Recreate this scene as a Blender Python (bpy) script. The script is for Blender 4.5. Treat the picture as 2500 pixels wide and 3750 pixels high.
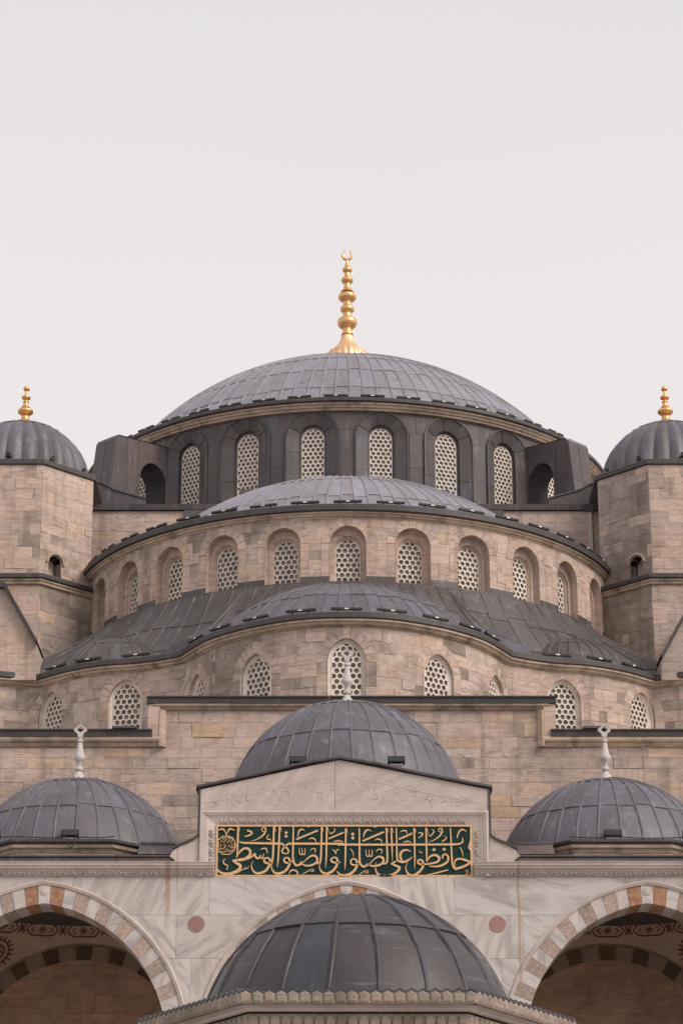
import bpy, bmesh, math, random
from mathutils import Vector, Matrix
random.seed(7)
R = math.radians
for o in list(bpy.data.objects): bpy.data.objects.remove(o)
SC = bpy.context.scene
COL = SC.collection

# ------------------------------------------------------------------ camera, sky, sun, exposure
cd = bpy.data.cameras.new('camera'); cam = bpy.data.objects.new('camera', cd); COL.objects.link(cam)
cd.sensor_fit = 'VERTICAL'; cd.sensor_height = 36.0; cd.sensor_width = 24.0; cd.lens = 85.0
cd.clip_start = 0.5; cd.clip_end = 3000
cam.location = (0, -50, 1.7); cam.rotation_euler = (R(90 + 20.4), 0, 0)
SC.camera = cam
SC.render.resolution_x = 682; SC.render.resolution_y = 1024

SUN_AZ, SUN_EL = 54, 40          # degrees right of straight behind the camera, above the horizon
W = bpy.data.worlds.new('World'); SC.world = W; W.use_nodes = True
nt = W.node_tree; N = nt.nodes; L = nt.links
bg = N['Background']
sky = N.new('ShaderNodeTexSky'); sky.sky_type = 'NISHITA'; sky.sun_disc = False
sky.sun_elevation = R(SUN_EL); sky.sun_rotation = R(180 - SUN_AZ); sky.dust_density = 4; sky.air_density = 1.5
hs = N.new('ShaderNodeHueSaturation'); hs.inputs['Saturation'].default_value = 0.12; hs.inputs['Value'].default_value = 0.10
L.new(sky.outputs[0], hs.inputs['Color'])
tc = N.new('ShaderNodeTexCoord'); sep = N.new('ShaderNodeSeparateXYZ'); L.new(tc.outputs['Generated'], sep.inputs[0])
rmp = N.new('ShaderNodeValToRGB'); L.new(sep.outputs['Z'], rmp.inputs[0])
rmp.color_ramp.elements[0].position = 0.0; rmp.color_ramp.elements[0].color = (0.895, 0.85, 0.84, 1)
rmp.color_ramp.elements[1].position = 1.0; rmp.color_ramp.elements[1].color = (0.66, 0.645, 0.69, 1)
e = rmp.color_ramp.elements.new(0.42); e.color = (0.885, 0.84, 0.835, 1)
e = rmp.color_ramp.elements.new(0.56); e.color = (0.795, 0.765, 0.79, 1)
cn = N.new('ShaderNodeTexNoise'); cn.inputs['Scale'].default_value = 2.2; cn.inputs['Detail'].default_value = 3
cmap = N.new('ShaderNodeMapping'); cmap.inputs['Scale'].default_value = (1, 1, 2.5)
L.new(tc.outputs['Generated'], cmap.inputs[0]); L.new(cmap.outputs[0], cn.inputs['Vector'])
cr = N.new('ShaderNodeMapRange'); cr.inputs['To Min'].default_value = 0.97; cr.inputs['To Max'].default_value = 1.03
L.new(cn.outputs[0], cr.inputs[0])
cm = N.new('ShaderNodeMix'); cm.data_type = 'RGBA'; cm.blend_type = 'MULTIPLY'; cm.inputs['Factor'].default_value = 1
L.new(rmp.outputs[0], cm.inputs[6]); L.new(cr.outputs[0], cm.inputs[7])
mx = N.new('ShaderNodeMix'); mx.data_type = 'RGBA'; mx.inputs['Factor'].default_value = 0.92   # cloud cover over the blue sky
L.new(hs.outputs[0], mx.inputs[6]); L.new(cm.outputs[2], mx.inputs[7]); L.new(mx.outputs[2], bg.inputs['Color'])
bg.inputs['Strength'].default_value = 0.60

sd = bpy.data.lights.new('sun', 'SUN'); sun = bpy.data.objects.new('sun', sd); COL.objects.link(sun)
sd.energy = 1.5; sd.angle = R(28); sd.color = (1.0, 0.9, 0.8)
sv = Vector((math.sin(R(SUN_AZ)) * math.cos(R(SUN_EL)), -math.cos(R(SUN_AZ)) * math.cos(R(SUN_EL)), math.sin(R(SUN_EL))))
sun.rotation_euler = sv.to_track_quat('Z', 'Y').to_euler(); sun.location = (40, -40, 60)

SC.view_settings.view_transform = 'Standard'; SC.view_settings.look = 'None'
SC.view_settings.exposure = 0.75; SC.view_settings.gamma = 1; SC.view_settings.use_curve_mapping = False

# ------------------------------------------------------------------ material helpers
class NT:
    def __init__(s, name):
        s.m = bpy.data.materials.new(name); s.m.use_nodes = True
        s.n = s.m.node_tree.nodes; s.l = s.m.node_tree.links; s.b = s.n['Principled BSDF']
    def new(s, t, **kw):
        nd = s.n.new(t)
        for k, v in kw.items(): setattr(nd, k, v)
        return nd
    def put(s, sock, v):
        if isinstance(v, bpy.types.NodeSocket): s.l.new(v, sock)
        else: sock.default_value = v
    def noise(s, vec, scale, detail=4, rough=.55, dist=0):
        n = s.new('ShaderNodeTexNoise'); s.put(n.inputs['Vector'], vec)
        n.inputs['Scale'].default_value = scale; n.inputs['Detail'].default_value = detail
        n.inputs['Roughness'].default_value = rough; n.inputs['Distortion'].default_value = dist
        return n.outputs[0]
    def mapping(s, vec, scale=(1, 1, 1), rot=(0, 0, 0), loc=(0, 0, 0)):
        n = s.new('ShaderNodeMapping'); s.put(n.inputs[0], vec); s.put(n.inputs['Scale'], scale); s.put(n.inputs['Rotation'], rot); s.put(n.inputs['Location'], loc)
        return n.outputs[0]
    def rng(s, v, a, b, c, d):
        n = s.new('ShaderNodeMapRange'); s.put(n.inputs[0], v)
        for i, x in enumerate((a, b, c, d)): n.inputs[1 + i].default_value = x
        return n.outputs[0]
    def ramp(s, v, stops, interp='LINEAR'):
        n = s.new('ShaderNodeValToRGB'); s.put(n.inputs[0], v); r = n.color_ramp; r.interpolation = interp
        while len(r.elements) > 1: r.elements.remove(r.elements[-1])
        r.elements[0].position = stops[0][0]; r.elements[0].color = (*stops[0][1], 1)
        for p, c in stops[1:]:
            e = r.elements.new(p); e.color = (*c, 1)
        return n.outputs[0]
    def mix(s, f, a, b, mode='MIX'):
        n = s.new('ShaderNodeMix', data_type='RGBA', blend_type=mode)
        s.put(n.inputs[0], f)
        for i, x in ((6, a), (7, b)):
            if isinstance(x, tuple): x = (*x, 1) if len(x) == 3 else x
            s.put(n.inputs[i], x)
        return n.outputs[2]
    def math(s, op, a, b=0.0):
        n = s.new('ShaderNodeMath', operation=op); s.put(n.inputs[0], a); s.put(n.inputs[1], b); return n.outputs[0]
    def pos(s): return s.new('ShaderNodeNewGeometry').outputs['Position']
    def rand(s, island=False):        # one random value for each piece
        a = s.new('ShaderNodeObjectInfo').outputs['Random']
        if island: b = s.math('MULTIPLY', s.new('ShaderNodeNewGeometry').outputs['Random Per Island'], 3.7)
        else: b = s.new('ShaderNodeAttribute', attribute_name='piece').outputs['Fac']
        return s.math('FRACT', s.math('ADD', a, b))
    def bump(s, h, st, dist=.02):
        n = s.new('ShaderNodeBump'); n.inputs['Strength'].default_value = st; n.inputs['Distance'].default_value = dist
        s.put(n.inputs['Height'], h); s.l.new(n.outputs[0], s.b.inputs['Normal'])
    def out(s, col, rough=.8, metal=0, spec=.4):
        s.put(s.b.inputs['Base Color'], col if not isinstance(col, tuple) else (*col, 1)); s.put(s.b.inputs['Roughness'], rough)
        s.b.inputs['Metallic'].default_value = metal; s.b.inputs['Specular IOR Level'].default_value = spec
        return s.m

def m_stone(name, tints, dirt=.5, crust=.5, streak=.5, seed=0.):
    t = NT(name); p = t.mapping(t.pos(), loc=(seed, seed * 1.7, seed * .6)); r = t.rand()
    base = t.ramp(r, tints)
    rr = t.math('MULTIPLY', r, 37.)
    cx = t.new('ShaderNodeCombineXYZ'); t.put(cx.inputs[2], rr); t.put(cx.inputs[0], rr)
    va = t.new('ShaderNodeVectorMath', operation='ADD'); t.put(va.inputs[0], p); t.put(va.inputs[1], cx.outputs[0]); pv = va.outputs[0]
    bed = t.noise(t.mapping(pv, (1.3, 1.3, 13)), 1.0, 7, .65, .7)          # bedding lines in each stone
    c = t.mix(1.0, base, t.ramp(bed, [(.28, (.66, .63, .6)), (.45, (.97, .96, .95)), (.62, (1.06, 1.05, 1.04)), (.8, (1.12, 1.1, 1.07))]), 'MULTIPLY')
    grain = t.noise(p, 38, 6, .7)
    c = t.mix(1.0, c, t.ramp(grain, [(.3, (.84, .83, .82)), (.6, (1.05, 1.05, 1.05))]), 'MULTIPLY')
    big = t.noise(t.mapping(p, (1, 1, 1.3)), .42, 6, .62, .4)
    dm = t.math('MULTIPLY', t.rng(big, .45, .66, 0, 1), dirt)
    c = t.mix(dm, c, (.195, .158, .13))
    mot = t.noise(t.mapping(p, (1.6, 1.6, 3.2)), 1.5, 7, .66, .6)
    c = t.mix(1.0, c, t.ramp(mot, [(.3, (.74, .72, .71)), (.5, (1, 1, 1)), (.72, (1.1, 1.09, 1.09))]), 'MULTIPLY')
    st = t.noise(t.mapping(p, (2.4, 2.4, .22)), 1.0, 5, .6, .3)
    c = t.mix(t.math('MULTIPLY', t.rng(st, .51, .69, 0, .85), streak), c, (.13, .1, .075))
    cr = t.noise(t.mapping(pv, (1.8, 1.8, 5)), 1.6, 9, .72, .8)
    crm = t.math('MULTIPLY', t.rng(cr, .585, .68, 0, 1), crust)
    c = t.mix(crm, c, (.12, .095, .075))
    t.bump(t.math('ADD', t.math('MULTIPLY', bed, 1.2), t.math('ADD', grain, t.math('MULTIPLY', crm, -1.0))), .55, .02)
    return t.out(c, .88, 0, .25)

BEIGE = [(0, (0.568, 0.446, 0.392)), (0.18, (0.542, 0.431, 0.384)), (0.34, (0.582, 0.463, 0.411)), (0.48, (0.513, 0.402, 0.357)), (0.6, (0.575, 0.453, 0.399)), (0.76, (0.553, 0.446, 0.403)), (0.86, (0.568, 0.453, 0.403)), (0.91, (0.607, 0.453, 0.357)), (0.94, (0.607, 0.449, 0.353)), (1, (0.582, 0.468, 0.418))]
GREYB = [(0, (0.462, 0.382, 0.342)), (0.2, (0.401, 0.336, 0.301)), (0.4, (0.486, 0.401, 0.362)), (0.55, (0.378, 0.317, 0.282)), (0.7, (0.455, 0.371, 0.33)), (0.85, (0.416, 0.355, 0.326)), (1, (0.493, 0.401, 0.354))]
WARM = [(0, (0.588, 0.45, 0.384)), (0.3, (0.571, 0.447, 0.387)), (0.5, (0.606, 0.467, 0.398)), (0.7, (0.546, 0.422, 0.366)), (0.88, (0.609, 0.45, 0.358)), (1, (0.588, 0.464, 0.406))]

def m_lead(name, tints, rough=.5, streak=1.0, bands=0.):
    t = NT(name); p = t.pos(); r = t.rand()
    base = t.ramp(r, tints)
    n1 = t.noise(t.mapping(p, (1, 1, 1)), 1.1, 6, .6, .6)
    c = t.mix(1.0, base, t.ramp(n1, [(.25, (.78, .74, .72)), (.5, (1, 1, 1)), (.75, (1.18, 1.2, 1.24))]), 'MULTIPLY')
    n2 = t.noise(t.mapping(p, (6, 6, .7)), 1.0, 5, .6, .2)                   # wash marks running down
    c = t.mix(t.math('MULTIPLY', t.rng(n2, .56, .75, 0, .55), streak), c, (.30, .295, .31))
    c = t.mix(t.math('MULTIPLY', t.rng(n2, .44, .27, 0, .5), streak), c, (.075, .064, .06))
    if bands:     # pale oxide marks lying across the sheets
        n5 = t.noise(t.mapping(p, (1.1, 1.1, 11)), 1.0, 5, .6, .5)
        c = t.mix(t.math('MULTIPLY', t.rng(n5, .58, .72, 0, 1), bands), c, (.17, .165, .18))
    n3 = t.noise(p, 30, 5, .7)
    c = t.mix(1.0, c, t.ramp(n3, [(.3, (.88, .88, .88)), (.65, (1.07, 1.07, 1.07))]), 'MULTIPLY')
    n4 = t.noise(p, 4.5, 3, .5)
    t.bump(t.math('ADD', n4, t.math('MULTIPLY', n3, .15)), .35, .03)
    return t.out(c, t.rng(n1, .3, .7, rough - .08, rough + .12), 0, .5)

LEADB = [(0, (0.237, 0.231, 0.265)), (0.3, (0.264, 0.256, 0.296)), (0.5, (0.22, 0.207, 0.231)), (0.7, (0.247, 0.241, 0.281)), (0.88, (0.225, 0.206, 0.223)), (1, (0.275, 0.272, 0.315))]
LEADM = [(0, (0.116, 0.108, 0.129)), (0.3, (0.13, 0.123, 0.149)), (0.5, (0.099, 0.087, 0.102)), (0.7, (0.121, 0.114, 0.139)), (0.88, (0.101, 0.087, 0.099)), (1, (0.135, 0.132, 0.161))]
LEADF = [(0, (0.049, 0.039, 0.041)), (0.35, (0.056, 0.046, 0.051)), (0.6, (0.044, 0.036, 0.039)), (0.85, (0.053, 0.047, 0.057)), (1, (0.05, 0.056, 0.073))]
LEADD = [(0, (0.081, 0.064, 0.066)), (0.25, (0.098, 0.079, 0.08)), (0.5, (0.071, 0.06, 0.063)), (0.7, (0.104, 0.079, 0.073)), (0.85, (0.076, 0.072, 0.082)), (1, (0.098, 0.096, 0.114))]

def m_marble(name, base, vein, amt=.8, scale=1.0, rust=False):
    t = NT(name); p = t.pos(); r = t.rand()
    a = t.math('MULTIPLY', t.math('SUBTRACT', r, .45), 2.6)
    cx = t.new('ShaderNodeCombineXYZ'); t.put(cx.inputs[1], a)
    off = t.new('ShaderNodeCombineXYZ'); t.put(off.inputs[0], t.math('MULTIPLY', r, 50.))
    q = t.mapping(t.mapping(p, rot=cx.outputs[0], loc=off.outputs[0]), (3.0 * scale, 1.5, .7 * scale))
    v = t.noise(q, 1.0, 7, .62, 1.1)
    c = t.mix(1.0, (1, 1, 1, 1), t.ramp(v, [(.3, vein), (.43, tuple((x + y) / 2 for x, y in zip(base, vein))), (.52, base), (.7, tuple(min(.9, x * 1.13) for x in base))]), 'MULTIPLY')
    c = t.mix(1.0, c, t.ramp(r, [(0, (.9, .89, .88)), (.5, (1.04, 1.03, 1.02)), (1, (.96, .97, .98))]), 'MULTIPLY')
    st = t.noise(t.mapping(p, (3.2, 3.2, .18)), 1.0, 4, .6, .2)
    c = t.mix(t.rng(st, .64, .76, 0, .5), c, (.36, .26, .18))
    if rust:      # rusty run-off below two leaking gutters
        sx = t.new('ShaderNodeSeparateXYZ'); t.put(sx.inputs[0], p)
        wob = t.math('MULTIPLY', t.math('SUBTRACT', t.noise(t.mapping(p, (.1, .1, 1.4)), 1.0, 3), .5), .09)
        for x0, w0, zl, am in ((-3.62, .075, 11.3, .62), (-3.43, .03, 11.9, .5), (3.68, .035, 10.0, .6), (-2.0, .02, 11.7, .25)):
            dx = t.math('ABSOLUTE', t.math('SUBTRACT', t.math('ADD', sx.outputs[0], wob), x0))
            mk = t.math('MULTIPLY', t.rng(dx, w0 * .35, w0, am, 0), t.rng(sx.outputs[2], zl - .5, zl + .4, 0, 1))
            c = t.mix(mk, c, (.30, .175, .095))
    g = t.noise(p, 22, 5, .7)
    c = t.mix(1.0, c, t.ramp(g, [(.3, (.92, .91, .9)), (.6, (1.03, 1.03, 1.03))]), 'MULTIPLY')
    t.bump(g, .15, .01)
    return t.out(c, .6, 0, .4)

def m_speck(name, base, dark, scale=16, amt=.8):
    t = NT(name); p = t.pos(); r = t.rand()
    v = t.new('ShaderNodeTexVoronoi'); t.put(v.inputs['Vector'], p); v.inputs['Scale'].default_value = scale
    n = t.noise(p, scale * .7, 6, .7, .8)
    c = t.mix(t.math('MULTIPLY', t.rng(n, .46, .68, 0, 1), amt), base, dark)
    c = t.mix(1.0, c, t.ramp(v.outputs['Distance'], [(.1, (1.12, 1.1, 1.08)), (.6, (.82, .8, .78))]), 'MULTIPLY')
    c = t.mix(1.0, c, t.ramp(r, [(0, (.86, .86, .86)), (1, (1.12, 1.1, 1.08))]), 'MULTIPLY')
    t.bump(n, .3, .01)
    return t.out(c, .75, 0, .3)

def m_plain(name, col, rough=.6, metal=0, var=.12, scale=9, spec=.4, bump=.15):
    t = NT(name); p = t.pos(); n = t.noise(p, scale, 6, .65, .3)
    c = t.mix(1.0, (*col, 1), t.ramp(n, [(.3, (1 - var,) * 3), (.68, (1 + var,) * 3)]), 'MULTIPLY')
    if bump: t.bump(n, bump, .01)
    return t.out(c, rough, metal, spec)

M = {}
M['stone'] = m_stone('limestone', BEIGE, .5, .65, .5)
M['stone_grey'] = m_stone('weathered_shaded_limestone', GREYB, .75, .75, .6, 11.3)  # greyer tone: weathering, plus shade put into walls turned from the sun
M['stone_warm'] = m_stone('warm_limestone', WARM, .32, .45, .45, 5.1)
M['stone_ochre'] = m_stone('ochre_limestone', [(0, (.60, .43, .30)), (.5, (.57, .42, .31)), (1, (.62, .45, .32))], .25, .3, .3, 1.9)
M['mortar'] = m_plain('lime_mortar', (.46, .375, .315), .95, 0, .25, 4)
M['cornice'] = m_stone('cornice_limestone', [(0, (.56, .43, .32)), (.5, (.50, .40, .315)), (1, (.58, .46, .36))], .45, .35, .8, 3.7)
M['fount_stone'] = m_stone('aged_carved_marble', [(0, (.36, .295, .25)), (.4, (.32, .265, .23)), (.7, (.38, .30, .245)), (1, (.34, .29, .255))], .5, .5, .7, 8.8)
M['stone_back'] = m_stone('brown_hall_stone', [(0, (.70, .48, .35)), (.4, (.63, .42, .30)), (.7, (.72, .51, .38)), (1, (.66, .46, .33))], .4, .5, .3, 2.2)
M['lead'] = m_lead('weathered_lead', LEADB, .5)
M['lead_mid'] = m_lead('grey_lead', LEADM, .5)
M['lead_fount'] = m_lead('dark_brown_lead', LEADF, .5, .22, .6)  # darker, browner lead of the fountain dome
M['lead_eave'] = m_lead('eave_lead', [(0, (.05, .041, .04)), (.5, (.06, .05, .048)), (1, (.048, .042, .042))], .5, .4)
M['lead_dark'] = m_lead('dark_lead', LEADD, .52, .7)
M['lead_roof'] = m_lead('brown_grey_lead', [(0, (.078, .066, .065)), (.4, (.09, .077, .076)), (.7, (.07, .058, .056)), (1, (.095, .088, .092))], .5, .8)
M['marble'] = m_marble('veined_marble', (.52, .472, .455), (.32, .288, .28), rust=True)
M['marble_plain'] = m_marble('pale_carved_marble', (.53, .455, .42), (.43, .365, .335), .5, .6, True)
M['pink'] = m_speck('pink_breccia', (.42, .335, .295), (.30, .225, .195), 13)
M['orange'] = m_speck('orange_breccia', (.41, .235, .15), (.25, .11, .06), 9)
M['vou_dark'] = m_speck('dark_conglomerate', (.19, .14, .10), (.11, .08, .055), 12)
M['vou_pale'] = m_plain('pale_voussoir', (.37, .285, .23), .8, 0, .15, 6)
M['porphyry'] = m_speck('porphyry', (.36, .215, .19), (.24, .13, .115), 30, .6)
t = NT('gypsum_grille'); p = t.pos(); r = t.rand(); n = t.noise(p, 3.2, 7, .7, .4)
c = t.mix(1.0, (.78, .70, .635, 1), t.ramp(r, [(0, (.82, .82, .8)), (.5, (1.03, 1.02, 1.0)), (1, (.93, .92, .92))]), 'MULTIPLY')
c = t.mix(1.0, c, t.ramp(n, [(.28, (.68, .65, .62)), (.5, (1, 1, 1)), (.7, (1.06, 1.06, 1.06))]), 'MULTIPLY')
M['plaster'] = t.out(c, .85, 0, .3)
M['vault'] = m_plain('vault_plaster', (.54, .40, .32), .9, 0, .12, 1.6)
M['red'] = m_plain('red_brown_paint', (.16, .045, .03), .8, 0, .2, 14)
M['gold'] = m_plain('gilded_copper', (.78, .47, .22), .42, .85, .10, 6, bump=.06)
M['gold_pale'] = m_plain('worn_gilding', (.88, .58, .34), .48, .75, .18, 9)
M['giltpaint'] = m_plain('gilt_lettering', (.66, .415, .215), .5, .2, .16, 12)
M['green'] = m_plain('dark_green_enamel', (.008, .030, .028), .6, 0, .25, 5, .2, bump=.05)
M['seal'] = m_plain('brown_seal_ground', (.04, .036, .02), .5, 0, .2, 9)
M['white_stone'] = m_plain('white_marble_finial', (.52, .475, .455), .7, 0, .16, 12)
M['black'] = m_plain('black_lamp_housing', (.022, .02, .02), .5, 0, .2, 20)
M['lens'] = m_plain('lamp_glass', (.03, .032, .036), .12, 0, .1, 20, .6, 0)
M['ballast'] = m_plain('pale_ballast_box', (.72, .70, .67), .5, 0, .08, 20)
M['dark'] = m_plain('dark_interior', (.02, .017, .015), .9)
M['pipe'] = m_plain('cream_drainpipe', (.52, .475, .41), .6, 0, .1, 6)
M['paving'] = m_marble('court_paving', (.34, .315, .29), (.25, .23, .21), .6, .5)
t = NT('bottle_glass'); p = t.pos(); n = t.noise(p, 9, 3)
M['glass'] = t.out(t.ramp(t.math('FRACT', t.math('ADD', t.rand(True), n)), [(0, (.07, .053, .045)), (.35, (.17, .135, .115)), (.7, (.22, .18, .155)), (1, (.10, .075, .062))]), .16, 0, .5)

# ------------------------------------------------------------------ mesh helpers
def mesh(name, verts, faces, mat, smooth=False):
    me = bpy.data.meshes.new(name); me.from_pydata(verts, [], faces); me.materials.append(M[mat] if isinstance(mat, str) else mat)
    if smooth: me.polygons.foreach_set('use_smooth', [True] * len(me.polygons))
    me.update(); return me
def link(name, me, parent=None, loc=None, rot=None):
    o = bpy.data.objects.new(name, me); COL.objects.link(o)
    if parent is not None:
        o.parent = parent
        if loc is None:
            w = parent.get('_w'); o.location = tuple(-c for c in w) if w is not None else (0, 0, 0)
    if loc is not None: o.location = loc
    if rot is not None: o.rotation_euler = rot
    return o
def thing(name, label, cat, loc, group=None):
    o = bpy.data.objects.new(name, None); COL.objects.link(o); o.location = loc; o['_w'] = tuple(loc); o.empty_display_size = .3
    o['label'] = label; o['category'] = cat
    if group: o['group'] = group
    return o
class MB:
    def __init__(s): s.v = []; s.f = []
    def add(s, vs, fs):
        b = len(s.v); s.v += [tuple(v) for v in vs]; s.f += [tuple(i + b for i in f) for f in fs]
    def box(s, a, b):
        x0, y0, z0 = a; x1, y1, z1 = b
        s.add([(x0, y0, z0), (x1, y0, z0), (x1, y1, z0), (x0, y1, z0), (x0, y0, z1), (x1, y0, z1), (x1, y1, z1), (x0, y1, z1)],
              [(0, 3, 2, 1), (4, 5, 6, 7), (0, 1, 5, 4), (1, 2, 6, 5), (2, 3, 7, 6), (3, 0, 4, 7)])
    def prism(s, ring0, ring1, cap0=True, cap1=True):
        n = len(ring0); fs = [(i, (i + 1) % n, n + (i + 1) % n, n + i) for i in range(n)]
        if cap0: fs.append(tuple(range(n))[::-1])
        if cap1: fs.append(tuple(range(n, 2 * n)))
        s.add(list(ring0) + list(ring1), fs)
    def strip(s, rows, closed=False):     # rows of points lofted together
        n = len(rows[0]); vs = [p for r in rows for p in r]; fs = []
        for j in range(len(rows) - 1):
            for i in range(n if closed else n - 1):
                k = (i + 1) % n
                fs.append((j * n + i, j * n + k, (j + 1) * n + k, (j + 1) * n + i))
        s.add(vs, fs)
    def lathe(s, c, prof, n=24, a0=0, a1=2 * math.pi):
        full = abs(a1 - a0 - 2 * math.pi) < 1e-6; m = n if full else n + 1
        rows = [[(c[0] + r * math.sin(a0 + (a1 - a0) * i / n), c[1] - r * math.cos(a0 + (a1 - a0) * i / n), c[2] + z) for i in range(m)] for r, z in prof]
        s.strip(rows, full)
    def build(s, name, mat, parent=None, smooth=False, **kw):
        return link(name, mesh(name, s.v, s.f, mat, smooth), parent, **kw)
def autosmooth(o, ang=35):
    bm = bmesh.new(); bm.from_mesh(o.data); bmesh.ops.remove_doubles(bm, verts=bm.verts, dist=1e-5)
    bmesh.ops.recalc_face_normals(bm, faces=bm.faces)
    for f in bm.faces: f.smooth = True
    for e in bm.edges:
        if len(e.link_faces) == 2 and e.calc_face_angle(0) > R(ang): e.smooth = False
    bm.to_mesh(o.data); bm.free(); return o
def stuff(o): o['kind'] = 'stuff'; return o

# 2-D clipping (counter-clockwise convex holes)
def clip(poly, a, b, left=True):
    out = []; n = len(poly)
    if n < 3: return []
    sg = 1 if left else -1
    def side(p): return sg * ((b[0] - a[0]) * (p[1] - a[1]) - (b[1] - a[1]) * (p[0] - a[0]))
    ss = [side(p) for p in poly]
    for i in range(n):
        p, q = poly[i], poly[(i + 1) % n]; sp, sq = ss[i], ss[(i + 1) % n]
        if sp >= 0: out.append(p)
        if (sp > 0 and sq < 0) or (sp < 0 and sq > 0):
            k = sp / (sp - sq); out.append((p[0] + (q[0] - p[0]) * k, p[1] + (q[1] - p[1]) * k))
    return out
def area(p): return abs(sum(p[i][0] * p[(i + 1) % len(p)][1] - p[(i + 1) % len(p)][0] * p[i][1] for i in range(len(p)))) / 2 if len(p) > 2 else 0
def subtract(polys, hole):
    hx0 = min(p[0] for p in hole); hx1 = max(p[0] for p in hole); hz0 = min(p[1] for p in hole); hz1 = max(p[1] for p in hole)
    res = []
    for poly in polys:
        if max(p[0] for p in poly) <= hx0 or min(p[0] for p in poly) >= hx1 or max(p[1] for p in poly) <= hz0 or min(p[1] for p in poly) >= hz1:
            res.append(poly); continue
        rest = poly
        for i in range(len(hole)):
            a, b = hole[i], hole[(i + 1) % len(hole)]
            o = clip(rest, a, b, False)
            if area(o) > 4e-4: res.append(o)
            rest = clip(rest, a, b, True)
            if area(rest) < 1e-6: break
    return res

class Path:        # plan line walked left to right; the outside is towards the court
    def __init__(s, pts):
        s.p = [Vector(p) for p in pts]; s.c = [0.]
        for a, b in zip(s.p, s.p[1:]): s.c.append(s.c[-1] + (b - a).length)
        s.len = s.c[-1]
        tn = []
        for i in range(len(s.p)):
            t = (s.p[min(i + 1, len(s.p) - 1)] - s.p[max(i - 1, 0)]).normalized(); tn.append(Vector((t.y, -t.x)))
        s.n = tn
    def at(s, x):
        x = max(0, min(s.len - 1e-6, x)); lo, hi = 0, len(s.c) - 1
        while hi - lo > 1:
            m = (lo + hi) // 2
            if s.c[m] <= x: lo = m
            else: hi = m
        k = (x - s.c[lo]) / max(1e-9, s.c[hi] - s.c[lo])
        return s.p[lo].lerp(s.p[hi], k), s.n[lo].lerp(s.n[hi], k).normalized()
    def w(s, x, z, d=0.):
        p, n = s.at(x); return (p.x + n.x * d, p.y + n.y * d, z)
    def s_at_x(s, X):
        best = min(range(len(s.p)), key=lambda i: abs(s.p[i].x - X))
        i = best if s.p[best].x <= X else max(0, best - 1); i = min(i, len(s.p) - 2)
        dx = s.p[i + 1].x - s.p[i].x
        return s.c[i] + (s.c[i + 1] - s.c[i]) * ((X - s.p[i].x) / dx if abs(dx) > 1e-6 else 0)
    def offset(s, d): return Path([(p.x + n.x * d, p.y + n.y * d) for p, n in zip(s.p, s.n)])
def line(a, b, n=2): return Path([(a[0] + (b[0] - a[0]) * i / (n - 1), a[1] + (b[1] - a[1]) * i / (n - 1)) for i in range(n)])
def arc(c, r, a0, a1, n=120): return Path([(c[0] + r * math.sin(R(a0 + (a1 - a0) * i / n)), c[1] - r * math.cos(R(a0 + (a1 - a0) * i / n))) for i in range(n + 1)])
def catmull(pts, m=8):
    P = [pts[0]] + list(pts) + [pts[-1]]; out = []
    for i in range(1, len(P) - 2):
        p0, p1, p2, p3 = P[i - 1], P[i], P[i + 1], P[i + 2]
        for k in range(m):
            t = k / m
            out.append(tuple(.5 * (2 * b + (c - a) * t + (2 * a - 5 * b + 4 * c - d) * t * t + (3 * b - a - 3 * c + d) * t ** 3) for a, b, c, d in zip(p0, p1, p2, p3)))
    out.append(tuple(pts[-1])); return out

def solid(mb, polys, path, d0, d1):      # convex pieces in (s, z) pushed from d0 out to d1
    for p in polys:
        if sum(p[i][0] * p[(i + 1) % len(p)][1] - p[(i + 1) % len(p)][0] * p[i][1] for i in range(len(p))) < 0: p = p[::-1]
        mb.prism([path.w(s, z, d0) for s, z in p], [path.w(s, z, d1) for s, z in p], cap0=False)
def groups(polys):        # sort clipped pieces into connected stones
    def touch(a, b):
        for P_, Q_ in ((a, b), (b, a)):
            for p in P_:
                for i in range(len(Q_)):
                    u, v = Q_[i], Q_[(i + 1) % len(Q_)]; dx, dz = v[0] - u[0], v[1] - u[1]; l2 = dx * dx + dz * dz
                    if l2 < 1e-12: continue
                    k = ((p[0] - u[0]) * dx + (p[1] - u[1]) * dz) / l2
                    if -.001 <= k <= 1.001 and abs((p[0] - u[0]) * dz - (p[1] - u[1]) * dx) / math.sqrt(l2) < 1e-4: return True
        return False
    out = []
    for p in polys:
        hit = [g for g in out if any(touch(p, q) for q in g)]
        out = [g for g in out if g not in hit] + [[p] + [q for g in hit for q in g]]
    return out
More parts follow.
